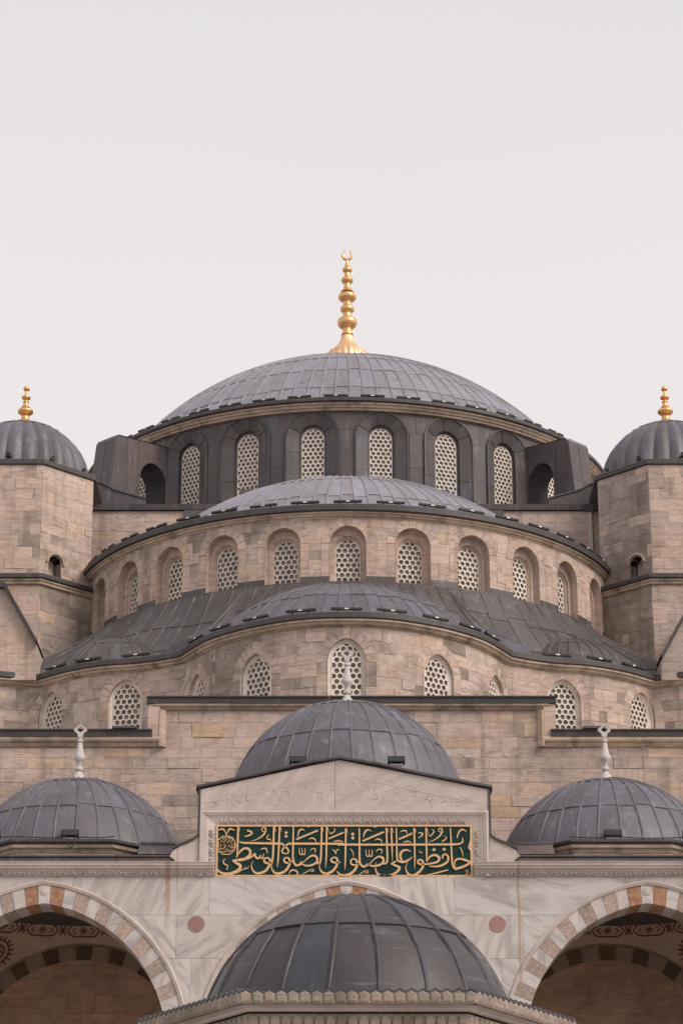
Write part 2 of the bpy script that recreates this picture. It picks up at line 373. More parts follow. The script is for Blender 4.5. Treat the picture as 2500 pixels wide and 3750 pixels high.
def masonry(parent, path, s0, s1, z0, z1, holes=(), mat='stone', course=.31, wr=(.4, 1.0), cap=300, name='stone_block', region=None, rnd=None, joint=.0035, depth=.14, backing=True, zjit=.18, matf=None):
    rnd = rnd or random.Random(int(s0 * 100 + z0 * 37) + len(holes)); items = []
    z = z0
    while z < z1 - .06:
        h = course * (1 + rnd.uniform(-zjit, zjit)); zt = min(z1, z + h)
        if z1 - zt < course * .45: zt = z1
        s = s0 - rnd.uniform(0, wr[1] * .6)
        while s < s1:
            w = rnd.uniform(*wr) if rnd.random() > .2 else rnd.uniform(wr[0] * .55, wr[0])
            a, b = max(s0, s), min(s1, s + w)
            if b - a > .05:
                polys = [[(a + joint, z + joint), (b - joint, z + joint), (b - joint, zt - joint), (a + joint, zt - joint)]]
                if region:
                    for i in range(len(region)): polys = [q for q in (clip(pp, region[i], region[(i + 1) % len(region)]) for pp in polys) if area(q) > 1e-3]
                for hl in holes: polys = subtract(polys, hl)
                for polys in (groups(polys) if len(polys) > 1 else [polys] if polys else []):
                  ar = sum(area(q) for q in polys)
                  if ar > .006: items.append((ar, polys, rnd.uniform(.0, .008) + (.012 if rnd.random() < .06 else 0), matf((a + b) / 2, z, rnd) if matf else mat))
            s += w
        z = zt
    items.sort(key=lambda t: -t[0])
    rest = MB(); rmat = mat; pv = []
    for i, (ar, polys, dd, mt) in enumerate(items):
        if i < cap:
            mb = MB(); solid(mb, polys, path, -depth, dd); mb.build(name, mt, parent)
        else:
            n0 = len(rest.f); solid(rest, polys, path, -depth, dd); pv.extend([rnd.random()] * (len(rest.f) - n0))
    if rest.v:
        o = stuff(rest.build(name, rmat, parent)); at = o.data.attributes.new('piece', 'FLOAT', 'FACE'); at.data.foreach_set('value', pv)
    if backing:
        mb = MB(); n = max(1, int((s1 - s0) / .45))
        for i in range(n):
            a = s0 + (s1 - s0) * i / n; b = s0 + (s1 - s0) * (i + 1) / n
            polys = [[(a, z0), (b, z0), (b, z1), (a, z1)]]
            if region:
                for k in range(len(region)): polys = [q for q in (clip(pp, region[k], region[(k + 1) % len(region)]) for pp in polys) if area(q) > 1e-3]
            for hl in holes: polys = subtract(polys, hl)
            solid(mb, polys, path, -.3, -.006)
        mb.build('mortar_bed', 'mortar', parent)
def sweep(path, prof, name, mat, parent, closed=False, step=None, smooth=True, ang=30):
    pts = list(zip(path.p, path.n)); rows = []
    for d, z in prof: rows.append([(p.x + n.x * d, p.y + n.y * d, z) for p, n in pts])
    mb = MB(); mb.strip(rows, closed); o = mb.build(name, mat, parent)
    return autosmooth(o, ang) if smooth else o

# arch outlines, counter-clockwise from bottom left, (x, z) about the bottom centre
def round_arch(w, h, n=14):
    r = w / 2; return [(-r, 0), (r, 0)] + [(r * math.cos(math.pi * i / n), h - r + r * math.sin(math.pi * i / n)) for i in range(n + 1)]
def pointed_arch(w, h, n=6, k=1.25):      # two-centred
    r = w / 2; Rr = r * k; e = Rr - r; rise = math.sqrt(Rr * Rr - e * e); zs = h - rise; a1 = math.acos(e / Rr)
    rt = [(Rr * math.cos(a1 * i / n) - e, zs + Rr * math.sin(a1 * i / n)) for i in range(n + 1)]
    return [(-r, 0), (r, 0)] + rt + [(-x, z) for x, z in rt[::-1][1:]]
def shift(pl, s, z): return [(x + s, y + z) for x, y in pl]
def dense(pl, m=.0):
    return pl

def grille_mesh(name, outline, dia=.134, px=.0835, pz=.289, th=.035, frame=.02, phase=0):
    cu = bpy.data.curves.new(name, 'CURVE'); cu.dimensions = '2D'; cu.fill_mode = 'BOTH'; cu.extrude = th / 2
    def spl(pl):
        s = cu.splines.new('POLY'); s.points.add(len(pl) - 1)
        for i, (x, z) in enumerate(pl): s.points[i].co = (x, z, 0, 1)
        s.use_cyclic_u = True
    spl(outline)
    cxm = sum(p[0] for p in outline) / len(outline)
    w = max(p[0] for p in outline); H = max(p[1] for p in outline)
    ins = []
    n = len(outline)
    inner = None
    holes = []
    nc = int(w / px) + 2
    for i in range(-nc, nc + 1):
        for j in range(-1, int(H / pz) + 2):
            cx, cz = i * px, j * pz + (pz / 2 if (i + phase) % 2 else 0) + .05
            pl = [(cx + dia / 2 * math.cos(2 * math.pi * k / 14), cz + dia / 2 * math.sin(2 * math.pi * k / 14)) for k in range(14)]
            for k in range(n):
                a, b = outline[k], outline[(k + 1) % n]
                dx, dz = b[0] - a[0], b[1] - a[1]; l = math.hypot(dx, dz)
                if l < 1e-6: continue
                nx, nz = -dz / l * frame, dx / l * frame
                pl = clip(pl, (a[0] + nx, a[1] + nz), (b[0] + nx, b[1] + nz))
                if not pl: break
            if pl and area(pl) > .15 * math.pi * dia * dia / 4:
                spl(pl); holes.append((cx, cz, pl))
    ob = bpy.data.objects.new('tmp', cu); COL.objects.link(ob)
    dg = bpy.context.evaluated_depsgraph_get(); me = bpy.data.meshes.new_from_object(ob.evaluated_get(dg))
    bpy.data.objects.remove(ob)
    # curve lies in local XY: stand it up (x, -, z), front towards -Y
    for v in me.vertices: v.co = (v.co.x, -v.co.z, v.co.y)
    me.materials.clear(); me.materials.append(M['plaster']); me.name = name
    pan = MB()
    for cx, cz, pl in holes:      # each roundel of glass is a shallow dished disc
        vs = [(cx, .022, cz)]; q = len(pl)
        vs += [(cx + (x - cx) * .45, .034, cz + (z - cz) * .45) for x, z in pl] + [(cx + (x - cx) * .75, .022, cz + (z - cz) * .75) for x, z in pl] + [(cx + (x - cx) * 1.06, .03, cz + (z - cz) * 1.06) for x, z in pl]
        fs = [(0, 1 + i, 1 + (i + 1) % q) for i in range(q)]
        for r in (0, 1): fs += [(1 + r * q + i, 1 + (r + 1) * q + i, 1 + (r + 1) * q + (i + 1) % q, 1 + r * q + (i + 1) % q) for i in range(q)]
        pan.add(vs, fs)
    return me, mesh(name + '_panes', pan.v, pan.f, 'glass', True)

def place_on(path, s, z, d=0.):
    p, n = path.at(s); return (p.x + n.x * d, p.y + n.y * d, z), math.atan2(n.x, -n.y)

def put_window(root, path, s, zb, gm, outline_in, d, reveal_out=None, mat='cornice', outer_d=0.0, steps=None):
    """window part with reveal, grille and glass roundels as sub-parts"""
    w = root.get('_w')
    (x, y, z), rz = place_on(path, s, zb, 0)
    mb = MB()
    rings = [shift(o, s, zb) for o, dd in steps]; ds = [dd for o, dd in steps]
    # local frame: flat window plane through the path point
    def lw(o, dd): return [(a, dd, b) for a, b in o]
    for (o1, d1), (o2, d2) in zip(steps, steps[1:]):
        mb.strip([lw(o1, d1), lw(o2, d2)], True)
    me = mesh('window_reveal', mb.v, mb.f, mat)
    o = link('window', me, root, (x - w[0], y - w[1], z - w[2]), (0, 0, rz)); autosmooth(o, 30)
    g = link('grille', gm[0], o, (0, -d, 0)); pn = link('glass_roundels', gm[1], o, (0, -d, 0)); stuff(pn)
    return o
def voussoirs(root, path, s, zb, h_out, r_in, r_out, n, mat, name='arch_stone', d=.01, kind='round', w=None, ext=None):
    """wedge stones round the head of an opening; inner/outer outlines given as point lists of equal length"""
    rnd = random.Random(int(s * 91))
    ins, outs = h_out
    m = len(ins) - 1
    for k in range(n):
        i0, i1 = k * m / n, (k + 1) * m / n
        def at(pl, t):
            i = min(int(t), m - 1); f = t - i
            return (pl[i][0] + (pl[i + 1][0] - pl[i][0]) * f, pl[i][1] + (pl[i + 1][1] - pl[i][1]) * f)
        g = .02
        ts = [i0 + (i1 - i0) * g, (i0 + i1) / 2, i1 - (i1 - i0) * g]
        poly_i = [at(ins, t) for t in ts]; poly_o = [at(outs, t) for t in ts]
        dd = d + rnd.uniform(-.004, .008); mb = MB()
        ring = poly_i + poly_o[::-1]
        A = sum(ring[i][0] * ring[(i + 1) % 6][1] - ring[(i + 1) % 6][0] * ring[i][1] for i in range(6))
        if A < 0: ring = ring[::-1]
        mb.prism([path.w(s + x, zb + z, -.13) for x, z in ring], [path.w(s + x, zb + z, dd) for x, z in ring], cap0=False)
        mb.build(name, mat(k) if callable(mat) else mat, root)

# lead sheets on a surface given by f(a, t) -> (point, outward normal)
def sheet(f, a0, a1, t0, t1, na=2, nt_=3, lift=.02, base=.004, gap=0.0):
    mb = MB(); rows = []
    for j in range(nt_ + 1):
        t = t0 + (t1 - t0) * j / nt_; o = base + lift * (1 - j / nt_); row = []
        for i in range(na + 1):
            p, n = f(a0 + (a1 - a0) * i / na, t); row.append(tuple(p + n * o))
        rows.append(row)
    mb.strip(rows); nf = len(mb.f)
    low = []
    for i in range(na + 1):
        p, n = f(a0 + (a1 - a0) * i / na, t0); low.append(tuple(p - n * .012))
    mb.strip([low, rows[0]])
    return mb, nf
def roll(f, a, t0, t1, rad, n=14, wob=0.):
    mb = MB(); rows = []
    for j in range(n + 1):
        t = t0 + (t1 - t0) * j / n; aj = a + wob * math.sin(9 * t + 40 * a) ; p, nn = f(aj, t); p2, _ = f(aj + 1e-3, t); tg = (p2 - p)
        if tg.length < 1e-7: tg = Vector((1, 0, 0))
        tg = (tg - nn * tg.dot(nn)).normalized()
        rows.append([tuple(p + tg * (rad * math.cos(math.pi * k / 4)) + nn * (rad * 1.1 * math.sin(math.pi * k / 4) + .002)) for k in range(5)])
    mb.strip([list(r) for r in rows]); return mb
def cap_fn(c, z0, a, h, lobes=0, ell=False, lob_d=0.):
    Rs = (a * a + h * h) / 2 / h; am = math.asin(min(1, a / Rs))
    if h > a: am = math.pi - am
    def f(phi, t):
        if ell:
            th = math.pi / 2 * t; r = a * math.cos(th); z = z0 + h * math.sin(th); nr, nz = math.cos(th) / a, math.sin(th) / h; l = math.hypot(nr, nz); nr /= l; nz /= l
        else:
            th = am * (1 - t); r = Rs * math.sin(th); z = z0 + h - Rs + Rs * math.cos(th); nr, nz = math.sin(th), math.cos(th)
        if lobes: r *= 1 + lob_d * (abs(math.cos(phi * lobes / 2)) - .7)
        return Vector((c[0] + r * math.sin(phi), c[1] - r * math.cos(phi), z)), Vector((nr * math.sin(phi), -nr * math.cos(phi), nz))
    return f
def lead_dome(root, f, nr, rows, a0, a1, rad, tmax=.97, mat='lead', phase=0., jit=.006, nat=2, lift=.02, seed=1, shell=True):
    rnd = random.Random(seed)
    if shell:
        mb = MB(); k = 72
        mb.strip([[tuple(f(2 * math.pi * i / k, t)[0] - f(2 * math.pi * i / k, t)[1] * .015) for i in range(k)] for t in [j / 14 for j in range(15)]], True)
        mb.build('dome_shell', mat, root, True)
    st = 2 * math.pi / nr; k0 = math.ceil((R(a0) / st) - phase); k1 = math.floor((R(a1) / st) - phase)
    for k in range(k0, k1):
        p0 = (k + phase) * st
        js = [rnd.uniform(-jit, jit) for _ in rows]
        for j in range(len(rows) - 1):
            t0 = rows[j] + (js[j] if 0 < j else 0); t1 = rows[j + 1] + (js[j + 1] if j + 1 < len(rows) - 1 else 0)
            mb, nf = sheet(f, p0, p0 + st, t0, t1, nat, 3, lift * rnd.uniform(.6, 1.5))
            o = mb.build('lead_sheet', mat, root)
            o.data.polygons.foreach_set('use_smooth', [i < nf for i in range(len(o.data.polygons))])
        roll(f, p0, rows[0], tmax, rad * rnd.uniform(.85, 1.1), 18, st * .03).build('lead_roll', mat, root, True)

# ------------------------------------------------------------------ ground
mb = MB(); mb.box((-900, -900, -.4), (900, 900, 0)); g = mb.build('ground', 'paving'); g['kind'] = 'structure'

CX = .18
# ================================================================== MAIN DOME
MC = (CX, 34.0); MZ = 33.40
md = thing('main_dome', 'largest dome at the top, lead on a dark windowed drum, tall golden crescent finial', 'dome', (CX, 34, 28.0))
fM = cap_fn(MC, MZ, 8.8, 4.98)
lead_dome(md, fM, 108, [0, .13, .27, .42, .58, .76, .95], -86, 86, .045, .985, 'lead', .18, .006, 2, .02, 3)
full = arc(MC, 9.75, -180, 180, 180)
sweep(full, [(-.75, MZ + .07), (-.02, MZ + .03), (0, MZ), (.0, MZ - .10), (-.06, MZ - .13), (-.3, MZ - .13)], 'eave', 'lead_eave', md)
sweep(full, [(-.09, MZ - .13), (-.08, MZ - .19), (-.14, MZ - .21), (-.17, MZ - .28), (-.23, MZ - .30), (-.24, MZ - .36), (-.4, MZ - .36)], 'cornice', 'cornice', md)
drum = arc(MC, 9.38, -180, 180, 360)
SP = 14.2
def dr_s(a): return (a + 180) / 360 * drum.len
DZ0, DZ1 = 28.6, MZ - .36
win_main_o = round_arch(.76, 2.25, 14)
gmM = grille_mesh('main_grille', win_main_o)
hood_o = round_arch(1.72, 2.86, 14); hood_i = round_arch(.92, 2.42, 14)
WB = 30.29      # sill of the drum windows
holes = []
ks = [k for k in range(-5, 5)]
for k in ks:
    s = dr_s((k + .5) * SP); holes.append(shift(hood_o, s, WB - .12))
mb = MB(); n = 180
for i in range(n):
    a = drum.len * i / n; b = drum.len * (i + 1) / n
    polys = [[(a, DZ0), (b, DZ0), (b, DZ1), (a, DZ1)]]
    for hl in holes: polys = subtract(polys, hl)
    solid(mb, polys, drum, -.5, 0)
mb.build('drum_wall', 'lead_dark', md)
for k in ks:
    s = dr_s((k + .5) * SP); (x, y, z), rz = place_on(drum, s, WB, 0)
    w = md['_w']
    # frame, window, splayed lead hood made of sheets
    st = [(shift(hood_i, 0, -.06), .30), (shift(round_arch(.92, 2.42), 0, -.06), .42), (round_arch(.8, 2.29), .43), (win_main_o, .47)]
    put_window(md, drum, s, WB, gmM, win_main_o, -.27, mat='lead_dark', steps=[(shift(hood_i, 0, -.06), .16), (shift(hood_i, 0, -.06), .25), (win_main_o, .26), (win_main_o, .31)])
    O = shift(hood_o, 0, -.12); I = shift(hood_i, 0, -.06)
    # indices: 0 bl,1 br,2.. arch right->left
    def seg(p0, p1, q0, q1, lift, nm='lead_sheet'):
        mb = MB(); mm = 3
        def lp(p, dd): return (p[0], dd, p[1])
        a_ = [lp(p, -lift) for p in (p0, p1)]; b_ = [lp(q, .16 - lift) for q in (q0, q1)]
        mb.add([a_[0], a_[1], b_[1], b_[0], (a_[0][0], .02, a_[0][2]), (a_[1][0], .02, a_[1][2]), (b_[1][0], .18, b_[1][2]), (b_[0][0], .18, b_[0][2])],
               [(0, 1, 2, 3), (1, 0, 4, 5), (2, 1, 5, 6), (3, 2, 6, 7), (0, 3, 7, 4)])
        link(nm, mesh(nm, mb.v, mb.f, 'lead_dark'), md, (x - w[0], y - w[1], z - w[2]), (0, 0, rz))
    rs = random.Random(k + 50)
    for sd_ in (0, 1):
        po = (O[1], O[2]) if sd_ == 0 else (O[0], O[-1]); pi = (I[1], I[2]) if sd_ == 0 else (I[0], I[-1])
        cuts = [0, .36 + rs.uniform(-.04, .04), .78 + rs.uniform(-.04, .04), 1]
        for c0, c1 in zip(cuts, cuts[1:]):
            L_ = lambda a, b, t: (a[0] + (b[0] - a[0]) * t, a[1] + (b[1] - a[1]) * t)
            seg(L_(*po, c0), L_(*po, c1), L_(*pi, c0), L_(*pi, c1), rs.uniform(.0, .02))
    for j in range(7): seg(O[2 + 2 * j], O[4 + 2 * j], I[2 + 2 * j], I[4 + 2 * j], .004 + .022 * (j % 2))
    # raised bead round the hood
    rows = []
    for q in O[1:] + O[:1]:
        pass
    mb = MB(); ring = O[1:] + [O[0]]
    ou = shift(round_arch(1.80, 2.90), 0, -.12); ou = ou[1:] + [ou[0]]
    mb.strip([[(p[0], -.0, p[1]) for p in ring], [(p[0], -.05, p[1]) for p in ring], [(p[0], -.05, p[1]) for p in ou], [(p[0], .03, p[1]) for p in ou]])
    link('hood_bead', mesh('hood_bead', mb.v, mb.f, 'lead_dark'), md, (x - w[0], y - w[1], z - w[2]), (0, 0, rz))
    # flat sheets between the hoods
    zc = [DZ0, 29.9, 31.1 + rs.uniform(-.15, .15), 32.3 + rs.uniform(-.12, .12)]
    sm = dr_s(k * SP)
    for z0_, z1_ in zip(zc, zc[1:]):
        mb = MB(); solid(mb, [[(sm - .225, z0_ + .005), (sm + .225, z0_ + .005), (sm + .225, z1_), (sm - .225, z1_)]], drum, -.02, .012 + rs.uniform(0, .012)); mb.build('lead_sheet', 'lead_dark', md)
    polys = [[(sm - 1.1, zc[-1] + .01), (sm + .0, zc[-1] + .01), (sm + .0, DZ1), (sm - 1.1, DZ1)], [(sm + .01, zc[-1] + .01), (sm + 1.1, zc[-1] + .01), (sm + 1.1, DZ1), (sm + .01, DZ1)]]
    hl0 = shift(round_arch(1.84, 2.93), dr_s((k - .5) * SP), WB - .12); hl1 = shift(round_arch(1.84, 2.93), dr_s((k + .5) * SP), WB - .12)
    for pl in polys:
        q = subtract(subtract([pl], hl0), hl1)
        mb = MB(); solid(mb, q, drum, -.02, .010 + rs.uniform(0, .01)); mb.build('lead_sheet', 'lead_dark', md)
# finial
def finial_profile(bulbs):
    return bulbs
prof = [(.86, 38.15), (.80, 38.55), (.76, 39.0), (.70, 39.36), (.52, 39.5), (.38, 39.66), (.29, 39.82), (.235, 39.96), (.225, 40.07), (.16, 40.085), (.165, 40.12), (.21, 40.13), (.21, 40.17), (.17, 40.2), (.165, 40.36)]
def bulb(prof, zc, r, hh, rs, top=None):
    for i in range(11):
        a = math.pi * (i / 10 - .5); prof.append((max(rs, r * math.cos(a) ** .8 if math.cos(a) > 0 else rs), zc + hh * math.sin(a)))
bulb(prof, 40.64, .355, .26, .16); prof.append((.155, 41.0)); bulb(prof, 41.21, .25, .17, .14); prof.append((.14, 41.45))
bulb(prof, 41.72, .325, .2, .14); prof += [(.24, 41.93), (.17, 42.02), (.125, 42.13), (.11, 42.25)]
bulb(prof, 42.44, .22, .15, .105); prof.append((.105, 42.7)); bulb(prof, 42.88, .175, .13, .09); prof += [(.10, 43.02), (.06, 43.15), (.042, 43.28), (.04, 43.33)]
mb = MB(); mb.lathe((CX + .04, 34, 0), [(r * 1.08, z) for r, z in prof[8:]], 28); fin = mb.build('finial', 'gold', md, True); autosmooth(fin, 50)
mb = MB(); fr = 20
rows = []
for r, z in prof[:9]:
    rows.append([(CX + .04 + r * (1 + .05 * abs(math.sin(fr * math.pi * i / 120))) * math.sin(2 * math.pi * i / 120), 34 - r * (1 + .05 * abs(math.sin(fr * math.pi * i / 120))) * math.cos(2 * math.pi * i / 120), z) for i in range(120)])
mb.strip(rows, True); mb.build('finial_skirt', 'gold_pale', fin, True)
mb = MB(); rows = []
for i in range(41):       # crescent, open at the top
    a = R(-90) + (i / 40 - .5) * R(322); th = .012 + .052 * math.cos((i / 40 - .5) * math.pi) ** 1.1
    rc = .185; c0 = Vector((CX + .04 + rc * math.cos(a), 34, 43.52 + rc * 1.05 * math.sin(a))); u = Vector((math.cos(a), 0, math.sin(a)))
    rows.append([tuple(c0 + u * th * math.cos(2 * math.pi * k / 10) + Vector((0, 1, 0)) * th * .8 * math.sin(2 * math.pi * k / 10)) for k in range(10)])
mb.strip(rows, True); mb.build('crescent', 'gold', fin, True)

# ================================================================== FLYING BUTTRESSES of the drum
for sg in (-1, 1):
    ang = 43.5 * sg; u = Vector((math.sin(R(ang)), -math.cos(R(ang)), 0)); v = Vector((math.cos(R(ang)), math.sin(R(ang)), 0)) * sg
    b0 = Vector((MC[0], MC[1], 0))
    bt = thing('flying_buttress', 'dark lead-covered buttress with an arched passage, %s of the main dome drum' % ('left' if sg < 0 else 'right'), 'buttress', tuple(b0 + u * 10.8 + Vector((0, 0, 28.6))), 'lead buttresses of the main drum')
    T = .5; bo = 0 if sg < 0 else -.42
    def bp(r, z, d): return tuple(b0 + u * r + v * d + Vector((0, 0, z)))
    # side elevation in (r, z): cut by the passage arch
    out_ = [(9.2, 28.6), (12.2 + bo, 28.6), (11.72 + bo, 32.32), (11.66 + bo, 32.42), (9.2, 32.62)]
    pas = shift(pointed_arch(1.15, 3.2, 6, 1.1), 10.05, 28.65)
    pcs = subtract([out_], pas)
    mb = MB()
    for p in pcs: mb.prism([bp(r, z, -T) for r, z in p], [bp(r, z, T) for r, z in p])
    mb.strip([[bp(r, z, -T) for r, z in pas], [bp(r, z, T) for r, z in pas]], True)
    mb.build('buttress_wall', 'lead_dark', bt)
    rs = random.Random(5 + sg)
    for side in (-1, 1):
        rr = [9.2, 9.85, 10.75, 11.25, 12.2]
        for a, b in zip(rr, rr[1:]):
            zs = [28.6, 29.9 + rs.uniform(-.1, .2), 31.2 + rs.uniform(-.2, .2), 33.1]
            for z0_, z1_ in zip(zs, zs[1:]):
                pl = [[(a + .008, z0_), (b - .008, z0_ - .12), (b - .008, z1_ - .14), (a + .008, z1_)]]
                for i in range(len(out_)): pl = [q for q in (clip(pp, out_[i], out_[(i + 1) % 5]) for pp in pl) if area(q) > 2e-3]
                pl = subtract(pl, shift(pointed_arch(1.17, 3.22, 6, 1.1), 10.05, 28.65)) if pl else []
                if not pl: continue
                mb = MB(); lf = .008 + rs.uniform(0, .014)
                for p in pl: mb.prism([bp(r, z, side * T) for r, z in p], [bp(r, z, side * (T + lf)) for r, z in p], cap0=False)
                mb.build('lead_sheet', 'lead_dark', bt)
    for z0_, z1_ in ((28.6, 30.9), (30.91, 32.32)):        # outer end
        for d0, d1 in ((-T, -.02), (.0, T)):
            x0_ = lambda z: 12.2 + bo - .48 * (z - 28.6) / 3.9 + .012
            mb = MB(); mb.prism([bp(x0_(z0_) - .05, z0_, d0), bp(x0_(z0_) - .05, z0_, d1), bp(x0_(z1_) - .05, z1_, d1), bp(x0_(z1_) - .05, z1_, d0)], [bp(x0_(z0_), z0_, d0), bp(x0_(z0_), z0_, d1), bp(x0_(z1_), z1_, d1), bp(x0_(z1_), z1_, d0)]); mb.build('lead_sheet', 'lead_dark', bt)
    rr = [9.2, 9.9, 10.7, 11.68 + bo]
    for a, b in zip(rr, rr[1:]):
        zt = lambda r: 32.62 - .2 * (r - 9.2) / (2.46 + bo)
        mb = MB(); ring = []
        A = [(d, .015 * (1 - (d / .54) ** 2) + .012) for d in (-.54, -.3, 0, .3, .54)]
        mb.strip([[bp(a + .01, zt(a) + h, d) for d, h in A], [bp(b, zt(b) + h, d) for d, h in A]])
        mb.strip([[bp(b, zt(b) + h, d) for d, h in A], [bp(b, zt(b) - .04, d) for d, h in A]])
        mb.build('lead_sheet', 'lead', bt, True)

# ================================================================== SQUARE BASE between the turrets
bb = thing('dome_base', 'square stone base under the main dome drum with a flat lead coping, between the turrets', 'wall', (CX, 22, 18))
bpth = line((-8.6, 22), (8.7, 22), 40)
masonry(bb, bpth, 0, 17.3, 24.6, 28.5, mat='stone', course=.33, wr=(.45, 1.1), cap=220)
mb = MB(); mb.box((-8.6, 22.31, 18), (8.7, 34, 28.5)); mb.build('base_core', 'mortar', bb)
for i in range(9):
    a = -8.6 + 17.3 * i / 9; b = -8.6 + 17.3 * (i + 1) / 9
    mb = MB(); mb.prism([(a, 21.86, 28.70), (a, 24.8, 28.86), (a, 24.8, 28.6), (a, 21.9, 28.52)], [(b - .006, 21.86, 28.70), (b - .006, 24.8, 28.86), (b - .006, 24.8, 28.6), (b - .006, 21.9, 28.52)]); mb.build('lead_coping', 'lead_dark', bb)
for x0, x1, z0, z1 in ((-4.98, -4.72, 26.6, 28.5), (-4.72, -3.2, 28.12, 28.5), (-6.0, -4.9, 27.5, 27.58), (-6.0, -5.9, 26.9, 27.5), (4.9, 5.14, 26.6, 28.5), (4.0, 4.9, 28.2, 28.5), (5.14, 5.3, 27.4, 27.5)):
    mb = MB(); mb.box((x0, 21.9, z0), (x1, 22.02, z1)); mb.build('lead_flashing', 'lead_dark', bb)
# small lead humps by the drum foot
for x, wd in ((-2.7, 1.1), (3.05, .8), (-1.6, .6)):
    mb = MB(); mb.box((x - wd / 2, 22.6, 28.8), (x + wd / 2, 23.0, 29.62 - abs(x) * .05)); mb.build('lead_flashing', 'lead_dark', bb)

# ================================================================== SEMI DOME
SCN = (CX, 22.0); SZ = 25.57; SR = 8.2
sdm = thing('semi_dome', 'wide half dome of lead above a curved stone drum with thirteen arched windows', 'dome', (CX, 22, 20))
fS = cap_fn(SCN, SZ, 7.15, 3.45)
lead_dome(sdm, fS, 98, [0, .2, .45, .72, .96], -88, 88, .04, .985, 'lead', .5, .012, 2, .02, 9)
sp = arc(SCN, SR, -96, 96, 160)
sweep(sp, [(-.9, SZ + .08), (.23, SZ + .03), (.25, SZ), (.25, SZ - .15), (.19, SZ - .18), (-.1, SZ - .18)], 'eave', 'lead_eave', sdm)
sweep(sp, [(.17, SZ - .18), (.18, SZ - .22), (.12, SZ - .24), (.09, SZ - .29), (.03, SZ - .30), (.02, SZ - .34), (-.1, SZ - .34)], 'cornice', 'cornice', sdm)
def sd_s(a): return (a + 96) / 192 * sp.len
SPW = 180 / 14.0
win_s = round_arch(.70, 1.40, 14); gmS = grille_mesh('semi_grille', win_s, phase=0)
nic = round_arch(1.02, 1.78, 14); SWB = 23.34
holes = []; ext_o = round_arch(1.02 + .5, 1.78 + .25, 14)
for k in range(-6, 7): holes.append(shift(ext_o, sd_s(k * SPW), SWB - .1))
for k in range(-6, 7):
    s = sd_s(k * SPW)
    jo = [(.51, -.1)] + shift(nic, 0, -.1)[2:] + [(-.51, -.1)]
    eo = [(.76, -.1)] + shift(ext_o, 0, -.1)[2:] + [(-.76, -.1)]
    # jamb stones + voussoirs
    for sd_ in (1, -1):
        zc = [-.1, .28, .66, jo[1][1]]
        for a, b in zip(zc, zc[1:]):
            mb = MB(); solid(mb, [[(s + sd_ * .512, SWB + a + .004), (s + sd_ * .754, SWB + a + .004), (s + sd_ * .754, SWB + b - .004), (s + sd_ * .512, SWB + b - .004)]], sp, -.13, random.uniform(0, .01)); mb.build('stone_block', 'stone_warm', sdm)
    voussoirs(sdm, sp, s, SWB, (jo[1:-1], eo[1:-1]), 0, 0, 9, lambda k_: random.choice(['stone', 'stone_warm', 'stone_warm']))
    inn = round_arch(.80, 1.52, 14)
    put_window(sdm, sp, s, SWB, gmS, win_s, -.39, mat='stone_warm', steps=[(shift(nic, 0, -.1), -.0), (shift(nic, 0, -.1), .24), (shift(inn, 0, -.06), .25), (shift(inn, 0, -.06), .29), (shift(round_arch(.78, 1.48), 0, -.03), .30), (win_s, .34), (win_s, .43)])
def semi_mat(s, z, rnd):
    a = s / sp.len * 192 - 96
    return 'stone_grey' if rnd.random() < (.7 if a < -22 else .15 if a < 8 else .0) else ('stone_warm' if rnd.random() < (.3 if a < 0 else .75) else 'stone')  # greyer left, warmer right: weathering plus sun and shade sides put into colour
masonry(sdm, sp, 0, sp.len, 22.4, SZ - .34, holes, 'stone', .30, (.4, .95), cap=240, matf=semi_mat)

# ================================================================== EXEDRA TIER
EX = .12; EZ = 20.90
half = [(0, 9.0), (1.0, 9.1), (1.9, 9.48), (2.85, 10.12), (3.72, 11.02), (4.5, 12.42)]
side_ = [(4.5, 12.42), (5.1, 12.78), (5.8, 13.05), (6.7, 13.28), (7.7, 13.85), (8.62, 14.68)]
out3 = [(8.62, 14.68), (9.6, 14.3), (10.6, 14.3)]
cen = catmull([(-x, y) for x, y in half[::-1]] + half[1:], 8); sdr = catmull(side_, 8); o3 = catmull(out3, 4)
rp = [(EX + x, y) for x, y in ([(-x, y) for x, y in o3[::-1]][:-1] + [(-x, y) for x, y in sdr[::-1]][:-1] + cen[:-1] + sdr[:-1] + o3)]
ee = Path(rp); ew = ee.offset(-.24)
et = thing('exedra_tier', 'three-lobed curving stone tier with pointed lattice windows and brown-grey lead roof below the half dome', 'apse', (EX, 14, 17))
sweep(ee, [(-.6, EZ + .08), (-.02, EZ + .03), (0, EZ), (0, EZ - .12), (-.05, EZ - .15), (-.3, EZ - .15)], 'eave', 'lead_eave', et)
sweep(ee, [(-.05, EZ - .15), (-.04, EZ - .2), (-.1, EZ - .22), (-.13, EZ - .28), (-.2, EZ - .29), (-.21, EZ - .32), (-.35, EZ - .32)], 'cornice', 'cornice', et)
WINX = [EX_ for EX_ in (-8.02, -5.86, -3.86, -2.22, .13, 2.52, 4.12, 6.02, 8.3)]
win_e = pointed_arch(.78, 1.52, 6, 1.3); win_l = pointed_arch(.78, 2.0, 6, 1.3)
gmE = grille_mesh('exedra_grille', win_e); gmL = grille_mesh('exedra_side_grille', win_l, phase=1)
holes = []; wins = []
for i, X in enumerate(WINX):
    s = ew.s_at_x(X)
    big = i in (0, 1, 7, 8)
    o = win_l if big else win_e; zb = 18.3 if big else (18.68 if i == 4 else 18.5)
    wins.append((s, zb, o, big))
def pe(d, big): return pointed_arch(.78 + 2 * d, (2.0 if big else 1.52) + d * 1.15, 6, 1.3)
for s, zb, o, big in wins: holes.append(shift(pe(.38, big), s, zb - .02))
